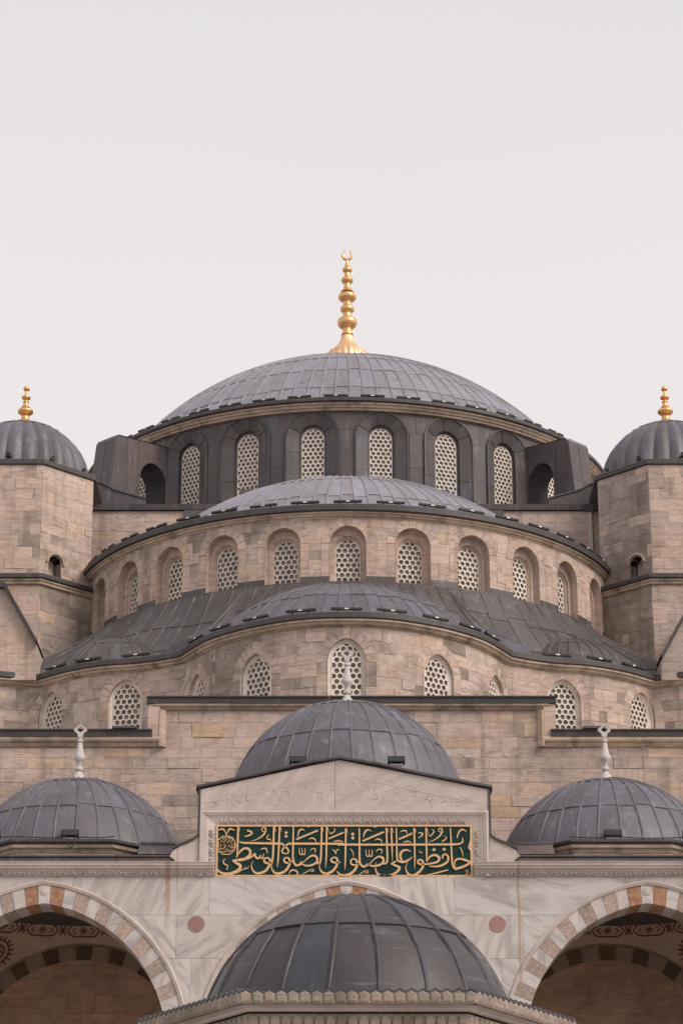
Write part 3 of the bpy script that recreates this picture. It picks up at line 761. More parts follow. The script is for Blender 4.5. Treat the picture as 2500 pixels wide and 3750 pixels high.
for s, zb, o, big in wins:
    a_ = pe(.10, big); b_ = pe(.38, big)
    voussoirs(et, ew, s, zb - .02, (a_[2:], b_[2:]), 0, 0, 11, lambda k_: random.choice(['stone', 'stone_warm']))
    za = a_[2][1]
    for sd_ in (1, -1):
        nn = 3; zc = [za * q / nn for q in range(nn + 1)]
        for z0_, z1_ in zip(zc, zc[1:]):
            mb = MB(); solid(mb, [[(s + sd_ * .492, zb - .02 + z0_ + .004), (s + sd_ * .768, zb - .02 + z0_ + .004), (s + sd_ * .768, zb - .02 + z1_ - .004), (s + sd_ * .492, zb - .02 + z1_ - .004)]], ew, -.13, random.uniform(0, .008)); mb.build('stone_block', random.choice(['stone', 'stone_grey']), et)
    put_window(et, ew, s, zb, gmL if big else gmE, o, -.15, mat='plaster', steps=[(shift(pe(.10, big), 0, -.02), -.0), (shift(pe(.10, big), 0, -.02), .10), (shift(pe(.05, big), 0, -.01), .11), (o, .15), (o, .19)])
def ex_mat(s, z, rnd):
    X = ew.at(s)[0].x
    pg = .75 if -4.6 < X < -1.6 else .35 if X < -4.6 else .45 if X > 6.3 else .03  # more grey on the left-facing flank: weathering and painted-in shade
    return 'stone_grey' if rnd.random() < pg else ('stone_warm' if rnd.random() < .35 else 'stone')
masonry(et, ew, 0, ew.len, 17.7, EZ - .32, holes, 'stone', .31, (.45, 1.25), cap=230, matf=ex_mat)
# lead roof from the eave up to the drum of the half dome
def roof_pt(q, t):
    s = q * ee.len; p, n_ = ee.at(s); p = p - n_ * .45
    a = math.atan2(p.x - CX, 22 - p.y); a = max(-R(88), min(R(88), a * 1.0))
    e_ = Vector((CX + (SR + .02) * math.sin(a), 22 - (SR + .02) * math.cos(a)))
    k = p.lerp(e_, t); z = EZ + .06 + (23.34 - EZ - .06) * (t ** 1.55)
    return Vector((k.x, k.y, z))
def roof_f(q, t):
    p = roof_pt(q, t); a = roof_pt(min(1, q + .002), t) - roof_pt(max(0, q - .002), t); b = roof_pt(q, min(1, t + .01)) - roof_pt(q, max(0, t - .01))
    nn = a.cross(b); nn = nn.normalized() if nn.length > 1e-9 else Vector((0, 0, 1))
    return p, nn if nn.z > 0 else -nn
NQ = 40
for i in range(NQ):
    q0, q1 = i / NQ, (i + 1) / NQ
    cuts = [0, .33 + random.uniform(-.05, .05), .72 + random.uniform(-.06, .06), 1]
    for t0, t1 in zip(cuts, cuts[1:]):
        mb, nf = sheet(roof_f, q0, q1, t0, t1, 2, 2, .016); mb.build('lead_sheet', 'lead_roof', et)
    roll(roof_f, q0, 0.02, .99, .028, 6).build('lead_roll', 'lead_roof', et, True)
mb = MB(); mb.strip([[tuple(roof_f(i / 120, t)[0] - Vector((0, 0, .03))) for i in range(121)] for t in (0, .25, .5, .75, 1)]); mb.build('roof_deck', 'lead_roof', et)
# upstand of lead against the drum, dropped under each window
for k in range(-7, 8):
    a0 = (k - .5) * SPW; s0 = sd_s(a0 + 3.9); s1 = sd_s(a0 + SPW - 3.9)
    if k < 7:
        mb = MB(); solid(mb, [[(sd_s(k * SPW + 3.65), 23.0), (sd_s((k + 1) * SPW - 3.65), 23.0), (sd_s((k + 1) * SPW - 3.65), 23.52), (sd_s(k * SPW + 3.65), 23.52)]], sp, -.05, .03); mb.build('lead_upstand', 'lead_roof', et)
    if abs(k) < 7:
        mb = MB(); solid(mb, [[(sd_s(k * SPW - 3.74), 23.1), (sd_s(k * SPW + 3.74), 23.1), (sd_s(k * SPW + 3.74), 23.36), (sd_s(k * SPW - 3.74), 23.36)]], sp, -.28, .045); mb.build('lead_upstand', 'lead_roof', et)
# the half domes over the lobes
fE = cap_fn((EX, 13.3), EZ, 4.05, 1.95)
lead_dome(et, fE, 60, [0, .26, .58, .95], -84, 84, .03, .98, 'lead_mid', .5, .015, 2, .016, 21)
for sg in (-1, 1):
    fl = cap_fn((EX + sg * 6.3, 15.35), EZ, 1.95, 1.16)
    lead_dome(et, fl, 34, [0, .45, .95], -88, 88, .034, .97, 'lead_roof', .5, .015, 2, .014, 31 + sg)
    # folded fan of sheets between the lobes
    qa = [ee.s_at_x(EX + sg * x) / ee.len for x in (4.0, 4.35, 4.7, 5.1, 5.55)]
    qx = ee.s_at_x(EX + sg * 4.15) / ee.len; hg = (0, .30, .42, .32, 0)
    def fan(k, u):
        t_ = .14 + .80 * u; q_ = qa[k] + (qx - qa[k]) * u; p_, n_ = roof_f(q_, t_)
        return p_ + Vector((0, 0, .012 + hg[k] * (1 - u) ** .8))
    for k in range(4):
        for u0, u1, mt_ in ((0, .45, 'lead_mid'), (.45, 1, 'lead_roof')):
            mb = MB(); us = [u0 + (u1 - u0) * j / 4 for j in range(5)]
            mb.strip([[tuple(fan(k, u)), tuple(fan(k + 1, u))] for u in us])
            if u0 == 0: mb.strip([[tuple(fan(k, 0)), tuple(fan(k + 1, 0))], [tuple(fan(k, 0) - Vector((0, 0, hg[k] + .05))), tuple(fan(k + 1, 0) - Vector((0, 0, hg[k + 1] + .05)))]])
            mb.build('lead_sheet', mt_, et)
    for k in range(1, 4):
        mb = MB(); mb.strip([[tuple(fan(k, u) + Vector((.03 * math.cos(math.pi * j / 4), -.01, .03 * math.sin(math.pi * j / 4)))) for j in range(5)] for u in [i / 8 for i in range(9)]]); mb.build('lead_roll', 'lead_roof', et, True)

# ================================================================== CORNER TURRETS
def octagon(c, ap, rot=0.):
    r = ap / math.cos(R(22.5)); return [(c[0] + r * math.sin(R(-22.5 + 45 * k + rot)), c[1] - r * math.cos(R(-22.5 + 45 * k + rot))) for k in range(8)]
def ring_sweep(pts, prof, c, ap, name, mat, root):
    mb = MB(); rows = []
    for d, z in prof:
        k = (ap + d) / ap; rows.append([(c[0] + (x - c[0]) * k, c[1] + (y - c[1]) * k, z) for x, y in pts])
    mb.strip(rows, True); return autosmooth(mb.build(name, mat, root), 20)
for sg, tcx in ((-1, -9.97), (1, 10.22)):
    c = (tcx, 20.36); side = 'left' if sg < 0 else 'right'
    tw = thing('corner_turret', 'octagonal stone turret with a ribbed lead dome and golden finial at the %s edge' % side, 'turret', (tcx, 20.36, 16), 'turrets beside the main dome')
    ap = 2.36; pts = octagon(c, ap); TZ = 28.66
    ring_sweep(pts, [(-1.2, TZ + .12), (.05, TZ + .03), (.07, TZ), (.07, TZ - .13), (0, TZ - .15), (-.2, TZ - .15)], c, ap, 'eave', 'lead_eave', tw)
    mb = MB(); mb.prism([(x, y, TZ + .05) for x, y in octagon(c, ap - .2)], [(x, y, TZ + .1) for x, y in octagon(c, ap - .25)]); mb.build('roof_deck', 'lead_dark', tw)
    low = octagon(c, 2.64); LZ = 24.90
    ring_sweep(low, [(-.6, LZ + .16), (.1, LZ + .03), (.12, LZ), (.12, LZ - .1), (.05, LZ - .13), (-.1, LZ - .13)], c, 2.64, 'lower_eave', 'lead_eave', tw)
    ring_sweep(low, [(.05, LZ - .13), (.06, LZ - .18), (0.02, LZ - .2), (0.0, LZ - .27), (-.08, LZ - .28), (-.2, LZ - .28)], c, 2.64, 'cornice', 'cornice', tw)
    for fi in ((0, 1) if sg < 0 else (0, 7)):
        a, b = pts[fi], pts[(fi + 1) % 8]
        pth = line(a, b, 2); flen = pth.len; hl = []
        door = fi in (1, 7)
        if door:
            ds = flen * (.30 if sg < 0 else .70) ; do = round_arch(.48, 1.1, 10); hl = [shift(do, ds, 24.62)]
        tm = (lambda s, z, rnd: ('stone_grey' if rnd.random() < (.8 if (sg > 0 and door) else .0) else rnd.choice(['stone', 'stone_warm'])))  # left-facing side of the right turret: weathering plus shade as greyer stone
        masonry(tw, pth, 0, flen, 24.5, TZ - .15, hl, 'stone', .34, (.4, 1.0), cap=140, matf=tm, rnd=random.Random(fi + 10 * sg))
        if door:
            (x, y, z), rz = place_on(pth, ds, 24.62, 0); w = tw['_w']; mb = MB(); o = round_arch(.48, 1.1, 10)
            mb.strip([[(p, 0, q) for p, q in o], [(p, .5, q) for p, q in o]], True); mb.add([(p, .5, q) for p, q in o], [tuple(range(len(o)))])
            link('doorway', mesh('doorway', mb.v, mb.f, 'dark'), tw, (x - w[0], y - w[1], z - w[2]), (0, 0, rz))
            mb = MB(); i_ = [p for p in shift(round_arch(.56, 1.14, 10), 0, 0)][2:]; o_ = round_arch(.68, 1.2, 10)[2:]
            for d0 in (0,):
                mb.strip([[(p, -.005, q) for p, q in i_], [(p, -.07, q) for p, q in i_], [(p, -.07, q) for p, q in o_], [(p, .01, q) for p, q in o_]])
            link('hood_mould', mesh('hood_mould', mb.v, mb.f, 'cornice'), tw, (x - w[0], y - w[1], z - w[2]), (0, 0, rz))
        a, b = octagon(c, 2.56)[fi], octagon(c, 2.56)[(fi + 1) % 8]; pth = line(a, b, 2)
        tm2 = (lambda s, z, rnd: 'stone_grey' if rnd.random() < (.8 if door else .03) else rnd.choice(['stone', 'stone_warm']))
        masonry(tw, pth, 0, pth.len, 19.8, LZ - .28, [], 'stone', .36, (.45, 1.1), cap=140, matf=tm2, rnd=random.Random(fi + 33 * sg))
    core = octagon(c, 2.02); mb = MB(); mb.prism([(x, y, 16) for x, y in core], [(x, y, TZ - .1) for x, y in core]); mb.build('turret_core', 'mortar', tw)
    # ribbed dome
    f = cap_fn(c, TZ + .05, 2.1, 2.06, 26, True, .055)
    mb = MB(); k = 208; mb.strip([[tuple(f(2 * math.pi * i / k, t)[0] - f(2 * math.pi * i / k, t)[1] * .015) for i in range(k)] for t in [j / 12 for j in range(13)]], True); mb.build('dome_shell', 'lead_mid', tw, True)
    st = 2 * math.pi / 26
    for q in range(-8, 8):
        p0 = (q + .5) * st; j1 = .62 + .03 * (q % 2)
        for t0, t1 in ((0, j1), (j1, .97)):
            mb, nf = sheet(f, p0, p0 + st, t0, t1, 8, 6, .018); o = mb.build('lead_sheet', 'lead_mid', tw); o.data.polygons.foreach_set('use_smooth', [i < nf for i in range(len(o.data.polygons))])
        roll(f, p0, 0, .95, .022).build('lead_roll', 'lead_mid', tw, True)
    pr = [(.62, 30.95), (.56, 31.1), (.42, 31.24), (.25, 31.33), (.15, 31.38), (.14, 31.42), (.12, 31.5), (.13, 31.52)]
    bulb(pr, 31.68, .25, .12, .1); pr += [(.14, 31.82), (.09, 31.9), (.075, 31.97), (.095, 31.99), (.095, 32.02), (.06, 32.03), (.055, 32.07)]
    bulb(pr, 32.16, .145, .08, .05); pr += [(.05, 32.26), (.04, 32.33), (.045, 32.36)]; bulb(pr, 32.46, .105, .08, .03); pr += [(.03, 32.56), (.002, 32.61)]
    mb = MB(); mb.lathe((tcx - sg * .02, 20.36, -.44), pr, 24); autosmooth(mb.build('finial', 'gold', tw, True), 50)
    # sloping lead link wall towards the drum
    lk = thing('lead_parapet', 'low sloping lead-clad parapet linking the %s turret to the drum' % side, 'parapet', (sg * 7.6, 21.9, 28.6), 'sloping lead parapets')
    xs = [8.05, 7.75, 7.42, 6.4]; zt = [29.5, 29.4, 29.2, 28.9]
    for i in range(3):
        mb = MB(); q = [(sg * xs[i] + CX, 28.72), (sg * xs[i + 1] + CX, 28.72), (sg * xs[i + 1] + CX, zt[i + 1]), (sg * xs[i] + CX, zt[i])]
        mb.prism([(a, 21.97 - .004 * i, b) for a, b in q], [(a, 22.5, b) for a, b in q]); mb.build('lead_sheet', 'lead_dark', lk)
    mb = MB(); mb.strip([[(sg * x + CX, 21.92, z) for x, z in zip(xs, zt)], [(sg * x + CX, 21.92, z + .05) for x, z in zip(xs, zt)], [(sg * x + CX, 22.6, z + .05) for x, z in zip(xs, zt)]]); mb.build('coping', 'lead_dark', lk)
    # sloping gable wall beside the exedra tier
    gx = [(-9.46, 23.42), (-8.48, 21.72)] if sg < 0 else [(9.95, 23.2), (8.87, 21.28)]
    gb = thing('gable_wall', 'sloping stone gable with lead coping at the %s end of the lobed tier' % side, 'wall', (sg * 9.3, 14.4, 17), 'sloping gable walls')
    pth = line((-12.2, 14.45), (gx[1][0], 14.45), 6) if sg < 0 else line((gx[1][0], 14.45), (12.2, 14.45), 6)
    if sg < 0: rg = [(0, 20.7), (pth.len, 20.7), (pth.len, gx[1][1]), (pth.len - .98, gx[0][1]), (0, gx[0][1])]
    else: rg = [(0, 20.7), (pth.len, 20.7), (pth.len, gx[0][1]), (1.08, gx[0][1]), (0, gx[1][1])]
    masonry(gb, pth, 0, pth.len, 20.7, 23.5, [], 'stone_warm' if sg < 0 else 'stone_grey', .8, (.9, 1.6), cap=60, region=rg)  # shade on the right gable's face is painted in with greyer stone
    mb = MB(); core = [(pth.w(s, z, -.3)) for s, z in rg]; mb.prism([(x, y, z) for x, y, z in core], [(x, 17.5, z) for x, y, z in core]); mb.build('gable_core', 'mortar', gb)
    top = [pth.w(s, z)[::2] for s, z in (rg[2:5] if sg < 0 else [rg[2], rg[3], rg[4]])]
    mb = MB(); mb.strip([[(x, 14.46, z - .06) for x, z in top], [(x, 14.24, z - .06) for x, z in top], [(x, 14.22, z + .12) for x, z in top], [(x, 17.6, z + .14) for x, z in top]]); mb.build('lead_coping', 'lead_eave', gb)

# ================================================================== DRAINPIPE
dp = thing('drainpipe', 'straight cream square drainpipe on the stone wall beside the right turret', 'drainpipe', (7.86, 21.9, 25.6))
mb = MB(); mb.box((7.80, 21.86, 25.4), (7.92, 21.98, 28.45)); mb.build('pipe', 'pipe', dp)
mb = MB(); mb.prism([(7.72, 21.82, 28.44), (8.0, 21.82, 28.44), (7.9, 21.98, 28.44), (7.8, 21.98, 28.44)], [(7.6, 21.72, 28.62), (7.94, 21.72, 28.66), (8.0, 21.9, 28.7), (7.66, 21.9, 28.7)]); mb.build('hopper', 'lead_dark', dp)

# ================================================================== PRAYER HALL FRONT WALL
hw = thing('hall_wall', 'long stone front wall with a raised centre and lead-capped moulded parapet behind the portico domes', 'wall', (.2, 7.5, 0))
hp = line((-10.2, 7.5), (10.4, 7.5), 40); HS = 10.2
masonry(hw, hp, 0, 20.6, 12.7, 16.92, [], 'stone', .31, (.35, 1.0), cap=230, matf=lambda s, z, r: 'stone_grey' if r.random() < (.6 if 5.2 < s < 8.0 and z < 15.4 else .08) else r.choice(['stone_warm', 'stone', 'stone', 'stone', 'stone', 'stone_ochre' if r.random() < .5 else 'stone']))
masonry(hw, hp, HS - 4.5, HS + 5.0, 16.92, 17.86, [], 'stone', .31, (.35, 1.0), cap=60, matf=lambda s, z, r: r.choice(['stone_warm', 'stone', 'stone', 'stone_ochre' if r.random() < .4 else 'stone']))
mb = MB(); mb.box((-10.2, 7.81, 0), (10.4, 9.0, 17.0)); mb.box((-4.7, 7.81, 17.0), (5.2, 8.6, 17.95)); mb.build('wall_core', 'mortar', hw)
def moulding(x0, x1, zt, y, prof, name, mat, root, z_is_path=False):
    rows = [[(x0, y - d, zt + z), (x1, y - d, zt + z)] for d, z in prof]
    mb = MB(); mb.strip(rows); n = len(prof)
    mb.add([r[0] for r in rows], [tuple(range(n))]); mb.add([r[1] for r in rows], [tuple(range(n))[::-1]])
    return autosmooth(mb.build(name, mat, root), 25)
cor = [(-.02, 0), (.16, 0), (.17, -.04), (.15, -.07), (.10, -.085), (.07, -.13), (.05, -.145), (.02, -.15), (-.02, -.15)]
ledc = [(-.9, .0), (-.9, .19), (.2, .03 + .0), (.22, 0), (.22, -.02), (.2, -.19), (-.02, -.19)]
def lead_run(x0, x1, zt, n, root, h=.17):
    for i in range(n):
        a = x0 + (x1 - x0) * i / n; b = x0 + (x1 - x0) * (i + 1) / n - .006
        dy = random.uniform(-.004, .004)
        mb = MB(); pr_ = [(8.3, zt + .10), (7.28 + dy, zt + .01), (7.26 + dy, zt), (7.26 + dy, zt - .03), (7.30 + dy, zt - .035), (7.31 + dy, zt - h), (7.6, zt - h)]
        mb.prism([(a, y, z) for y, z in pr_], [(b, y, z) for y, z in pr_]); mb.build('lead_coping', 'lead_eave', root)
lead_run(-4.78, 5.28, 18.18, 9, hw); lead_run(-10.2, -4.62, 17.34, 5, hw); lead_run(5.12, 10.4, 17.34, 5, hw)
moulding(-4.60, 5.10, 18.01, 7.5, cor, 'cornice', 'cornice', hw); moulding(-10.2, -4.42, 17.17, 7.5, [(d, z * 1.6) for d, z in cor], 'cornice', 'cornice', hw); moulding(4.92, 10.4, 17.17, 7.5, [(d, z * 1.6) for d, z in cor], 'cornice', 'cornice', hw)
for x0, x1 in ((-4.74, -4.46), (4.96, 5.24)):
    for za, zb in ((17.172, 17.56), (17.565, 18.0)):
        mb = MB(); mb.box((x0, 7.36, za), (x1, 7.7, zb)); mb.build('corner_stone', 'stone_warm', hw)
for x0, x1 in ((-4.455, -4.30), (4.80, 4.955)):
    xi = x1 if x0 < 0 else x0; xo = x0 if x0 < 0 else x1
    mb = MB(); sec = [(xo, 7.34), (xo + (xi - xo) * .35, 7.34), (xo + (xi - xo) * .5, 7.40), (xo + (xi - xo) * .8, 7.42), (xi, 7.47), (xi, 7.6), (xo, 7.6)]
    mb.prism([(x, y, 16.935) for x, y in sec], [(x, y, 17.858) for x, y in sec]); mb.build('step_moulding', 'cornice', hw)
mb = MB(); mb.box((-5.6, 7.2, 17.345), (-5.0, 7.6, 17.40)); mb.build('lead_tray', 'lead_dark', hw)
mb = MB(); mb.box((5.9, 7.2, 17.345), (6.5, 7.6, 17.40)); mb.build('lead_tray', 'lead_dark', hw)

# ================================================================== PORTICO
pt = thing('portico', 'marble portico front with striped pointed arches, carved cornice and central pediment', 'portico', (.1, 0, 0))
ACX = [-6.18, .10, 6.36]; AR, AE, AQ = 3.04, .425, 8.60
def parch(off, n=40, low=None):
    Rr = AR + off; a1 = math.acos(AE / Rr)
    rt = [(Rr * math.cos(a1 * i / n) - AE, AQ + Rr * math.sin(a1 * i / n)) for i in range(n + 1)]
    return rt          # right half, springing to apex
def parch_full(off, n=16):
    rt = parch(off, n); return [(-rt[0][0], 0), (rt[0][0], 0)] + rt + [(-x, z) for x, z in rt[::-1][1:]]
fp = line((-9.4, 0), (9.6, 0), 40); FS = 9.4
holes = [shift(parch_full(.385), c + FS, 0) for c in ACX]
rows = [(9.45, 10.46), (10.46, 11.36), (11.36, 12.16), (8.4, 9.45)]
rnd = random.Random(4)
JX = {11.36: [-9.4, -5.6, -2.75, -.1, 2.35, 5.9, 9.6], 10.46: [-9.4, -6.2, -3.42, -.6, 1.7, 3.75, 6.6, 9.6], 9.45: [-9.4, -6.1, -3.1, 0, 3.3, 6.4, 9.6], 8.4: [-9.4, -6.1, 0.1, 6.3, 9.6]}
for z0_, z1_ in rows:
    for a, b in zip(JX[z0_], JX[z0_][1:]):
        polys = [[(a + FS + .003, z0_ + .003), (b + FS - .003, z0_ + .003), (b + FS - .003, z1_ - .003), (a + FS + .003, z1_ - .003)]]
        for hl in holes: polys = subtract(polys, hl)
        if not polys: continue
        mb = MB(); solid(mb, polys, fp, -.05, rnd.uniform(0, .004)); mb.build('marble_slab', 'marble', pt)
mb = MB()
for i in range(76):
    a = 19 * i / 76; b = 19 * (i + 1) / 76; polys = [[(a, 8.4), (b, 8.4), (b, 12.165), (a, 12.165)]]
    for hl in holes: polys = subtract(polys, hl)
    solid(mb, polys, fp, -.9, -.01)
mb.build('wall_core', 'marble_plain', pt)
# voussoirs: alternating white marble and pink stone, orange beside the key
for c in ACX:
    i_ = parch(0, 60); o_ = parch(.385, 60); NV = 35
    fi = [(c + x, z) for x, z in i_] + [(c - x, z) for x, z in i_[::-1][1:]]
    fo = [(c + x, z) for x, z in o_] + [(c - x, z) for x, z in o_[::-1][1:]]
    m = len(fi) - 1
    wts = [1.0 if (k % 2 == (NV // 2) % 2) else 1.12 for k in range(NV)]; tot = sum(wts); acc = 0
    for k in range(NV):
        t0 = acc / tot * m; acc += wts[k]; t1 = acc / tot * m
        def at(pl, t):
            i = min(int(t), m - 1); f_ = t - i; return (pl[i][0] + (pl[i + 1][0] - pl[i][0]) * f_, pl[i][1] + (pl[i + 1][1] - pl[i][1]) * f_)
        ts = [t0 + .035, (t0 * 2 + t1) / 3, (t0 + 2 * t1) / 3, t1 - .035]
        ring = [at(fi, t) for t in ts] + [at(fo, t) for t in ts[::-1]]
        dk = abs(k - NV // 2)
        mt = 'marble' if dk % 2 == 0 else ('orange' if dk == 1 else 'pink')
        d = .004 + rnd.uniform(0, .004); mb = MB()
        mb.prism([(x, .9, z) for x, z in ring], [(x, -d, z) for x, z in ring]); mb.build('voussoir', mt, pt)
    # moulded hood round the arch
    rows_ = []
    for off, d in ((.386, .004), (.39, .03), (.41, .04), (.425, .03), (.43, .045), (.455, .05), (.475, .03), (.48, .0)):
        o2 = parch(off, 40); rows_.append([(c + x, -d, z) for x, z in o2] + [(c - x, -d, z) for x, z in o2[::-1][1:]])
    mb = MB(); mb.strip(rows_); autosmooth(mb.build('arch_moulding', 'marble_plain', pt), 40)
    # key boss
    mb = MB(); mb.lathe((0, 0, 0), [(.085, 0), (.085, .012), (.06, .02), (.05, .012), (.03, .022), (0.001, .026)], 20)
    link('key_boss', mesh('key_boss', [(x, -z - .008, y) for x, y, z in mb.v], mb.f, 'marble_plain'), pt, (c - .1, 0, 11.86))
for x in (-3.01, 3.23):
    mb = MB(); nn = 28; mb.prism([(x + .172 * math.cos(2 * math.pi * i / nn), .01, 11.17 + .172 * math.sin(2 * math.pi * i / nn)) for i in range(nn)], [(x + .172 * math.cos(2 * math.pi * i / nn), -.012, 11.17 + .172 * math.sin(2 * math.pi * i / nn)) for i in range(nn)]); mb.build('porphyry_roundel', 'porphyry', pt)
# columns below the frame
for x in (-9.3, -3.05, 3.23, 9.45):
    mb = MB(); mb.lathe((x, .45, 0), [(.6, 0), (.6, .25), (.5, .3), (.48, .5), (.40, .56), (.36, 6.6), (.38, 6.7), (.42, 6.9), (.58, 7.5), (.6, 7.55), (.6, 7.75)], 24); autosmooth(mb.build('column', 'marble_plain', pt), 40)
    mb = MB(); mb.box((x - .55, -.02, 7.75), (x + .55, .92, 8.4)); mb.build('impost', 'marble_plain', pt)
# cornice with carved leaf frieze, left and right of the pediment
def fascia(x0, x1):
    prof = [(.0, 12.165), (.012, 12.17), (.03, 12.18), (.13, 12.30), (.14, 12.315), (.17, 12.32), (.175, 12.36), (.20, 12.37), (.205, 12.42), (.22, 12.425), (.22, 12.44), (-.3, 12.45)]
    rws = [[(x0, -d, z), (x1, -d, z)] for d, z in prof]; mb = MB(); mb.strip(rws)
    mb.add([r[0] for r in rws], [tuple(range(len(prof)))]); mb.add([r[1] for r in rws], [tuple(range(len(prof)))[::-1]])
    autosmooth(mb.build('cornice', 'marble_plain', pt), 25)
fascia(-9.4, -2.66); fascia(2.77, 9.6)
# one carved leaf motif: ridges of a six-pointed star
def leaf_mesh(w, h):
    mb = MB(); rd = .03
    def ridge(p, q, bw=.016):
        dx, dz = q[0] - p[0], q[1] - p[1]; l = math.hypot(dx, dz); nx, nz = -dz / l * bw, dx / l * bw
        mid = ((p[0] + q[0]) / 2, (p[1] + q[1]) / 2)
        mb.add([(p[0], 0, p[1]), (mid[0] + nx, 0, mid[1] + nz), (q[0], 0, q[1]), (mid[0] - nx, 0, mid[1] - nz), (mid[0], -rd, mid[1])], [(0, 4, 1), (1, 4, 2), (2, 4, 3), (3, 4, 0)])
    ridge((0, -h / 2), (0, h / 2), .022)
    ridge((0, -h / 2), (w * .5, h * .42)); ridge((0, -h / 2), (-w * .5, h * .42)); ridge((w * .05, h * .1), (w * .5, -h * .42)); ridge((-w * .05, h * .1), (-w * .5, -h * .42))
    return mesh('carved_leaf', mb.v, mb.f, 'marble_plain')
lm = leaf_mesh(.2, .15)
for x0, x1 in ((-9.3, -2.75), (2.87, 9.5)):
    n = int((x1 - x0) / .205)
    for i in range(n):
        x = x0 + (i + .5) * (x1 - x0) / n
        link('carved_leaf', lm, pt, (x - .1, -.086, 12.238), (R(40), 0, 0))
# pediment block and frame round the inscription
def poly_prism(name, pl, y0, y1, mat, root):
    mb = MB(); A = sum(pl[i][0] * pl[(i + 1) % len(pl)][1] - pl[(i + 1) % len(pl)][0] * pl[i][1] for i in range(len(pl)))
    if A < 0: pl = pl[::-1]
    mb.prism([(x, y1, z) for x, z in pl], [(x, y0, z) for x, z in pl]); return mb.build(name, mat, root)
poly_prism('tympanum_slab', [(-2.97, 13.56), (-.145, 13.56), (-.145, 14.64), (-2.97, 14.02)], -.05, .5, 'marble_plain', pt)
poly_prism('tympanum_slab', [(-.137, 13.56), (3.09, 13.56), (3.09, 14.02), (-.04, 14.655), (-.137, 14.64)], -.05, .5, 'marble_plain', pt)
poly_prism('pediment_core', [(-2.9, 12.2), (3.0, 12.2), (3.0, 13.56), (-2.9, 13.56)], .14, .8, 'marble_plain', pt)
SX0, SX1, SZ0, SZ1 = -2.63, 2.74, 12.17, 13.27
# frame profile across the border, k: 0 outer edge .. 1 sign edge ; depth towards the court
fprof = [(0.0, .05), (.0, .075), (.16, .08), (.17, .06), (.30, .055), (.31, .03), (.42, .025), (.46, .015), (.95, -.035), (1.0, -.04)]
def frame_pt(k, d): return (-2.97 + (SX0 + 2.97) * k, 3.09 + (SX1 - 3.09) * k, 13.56 + (SZ1 - 13.56) * k, -d)
rows_ = []
for k, d in fprof:
    xl, xr, zt, y = frame_pt(k, d); rows_.append([(xl, y, 12.17), (xl, y, zt), (xr, y, zt), (xr, y, 12.17)])
mb = MB(); mb.strip(rows_); autosmooth(mb.build('sign_surround', 'marble_plain', pt), 20)
lm2 = leaf_mesh(.2, .14)
for i in range(26):
    x = -2.56 + (i + .5) * 5.2 / 26; link('carved_leaf', lm2, pt, (x - .1, .002, 13.352), (R(19), 0, 0))
lm3 = leaf_mesh(.19, .15)
for i in range(5):
    for sx, r_ in ((-2.72, 1), (2.85, -1)): link('carved_leaf', lm3, pt, (sx - .1, .0, 12.28 + i * .2), (0, R(90), R(17) * r_))
# low carved tracery on the tympanum
def ribbon(pts, th, f3, seg=5):
    """flat band with varying width, raised by th, placed by f3(x, z, d)"""
    q = catmull(pts, seg) if len(pts) > 2 else [tuple(a + (b - a) * i / 3 for a, b in zip(pts[0], pts[1])) for i in range(4)]
    n = len(q); Lf = []; Rt = []
    for i, (x, z, w) in enumerate(q):
        a = q[max(0, i - 1)]; b = q[min(n - 1, i + 1)]; dx, dz = b[0] - a[0], b[1] - a[1]; l = math.hypot(dx, dz) or 1; nx, nz = -dz / l * w / 2, dx / l * w / 2
        Lf.append((x + nx, z + nz)); Rt.append((x - nx, z - nz))
    mb = MB(); mb.strip([[f3(x, z, 0) for x, z in Lf], [f3(x, z, th) for x, z in Lf], [f3(x, z, th) for x, z in Rt], [f3(x, z, 0) for x, z in Rt]])
    mb.add([f3(*Lf[0], 0), f3(*Lf[0], th), f3(*Rt[0], th), f3(*Rt[0], 0)], [(0, 1, 2, 3)]); mb.add([f3(*Lf[-1], 0), f3(*Lf[-1], th), f3(*Rt[-1], th), f3(*Rt[-1], 0)], [(3, 2, 1, 0)])
    return mb
tr = MB(); rnd = random.Random(8)
for i in range(66):
    x = -2.7 + i * .083; zc = 13.72 + (.33 * (1 - abs(x) / 3.2)); hmax = 14.6 - abs(x + .04) * .205 - .1
    for j in range(3):
        a0 = rnd.uniform(0, 6.28); r0 = rnd.uniform(.06, .11); cz = min(hmax - .08, 13.66 + rnd.uniform(0, 1) * max(.05, hmax - 13.76))
        pts = [(x + r0 * math.cos(a0 + t_) * (1 - t_ / 9), cz + r0 * .9 * math.sin(a0 + t_) * (1 - t_ / 9), .007 + .004 * math.sin(t_)) for t_ in (0, 1, 2, 3, 4, 5)]
        rb = ribbon(pts, .003, lambda X, Z, d: (X, -.0495 - d, Z), 4); tr.add(rb.v, rb.f)
for sx in (-1, 1):
    rb = ribbon([(sx * 2.9, 13.72, .014), (sx * 1.4, 14.03, .014), (sx * .2, 14.30, .014)], .006, lambda X, Z, d: (X, -.0495 - d, Z)); tr.add(rb.v, rb.f)
stuff(tr.build('carved_tracery', 'marble_plain', pt))
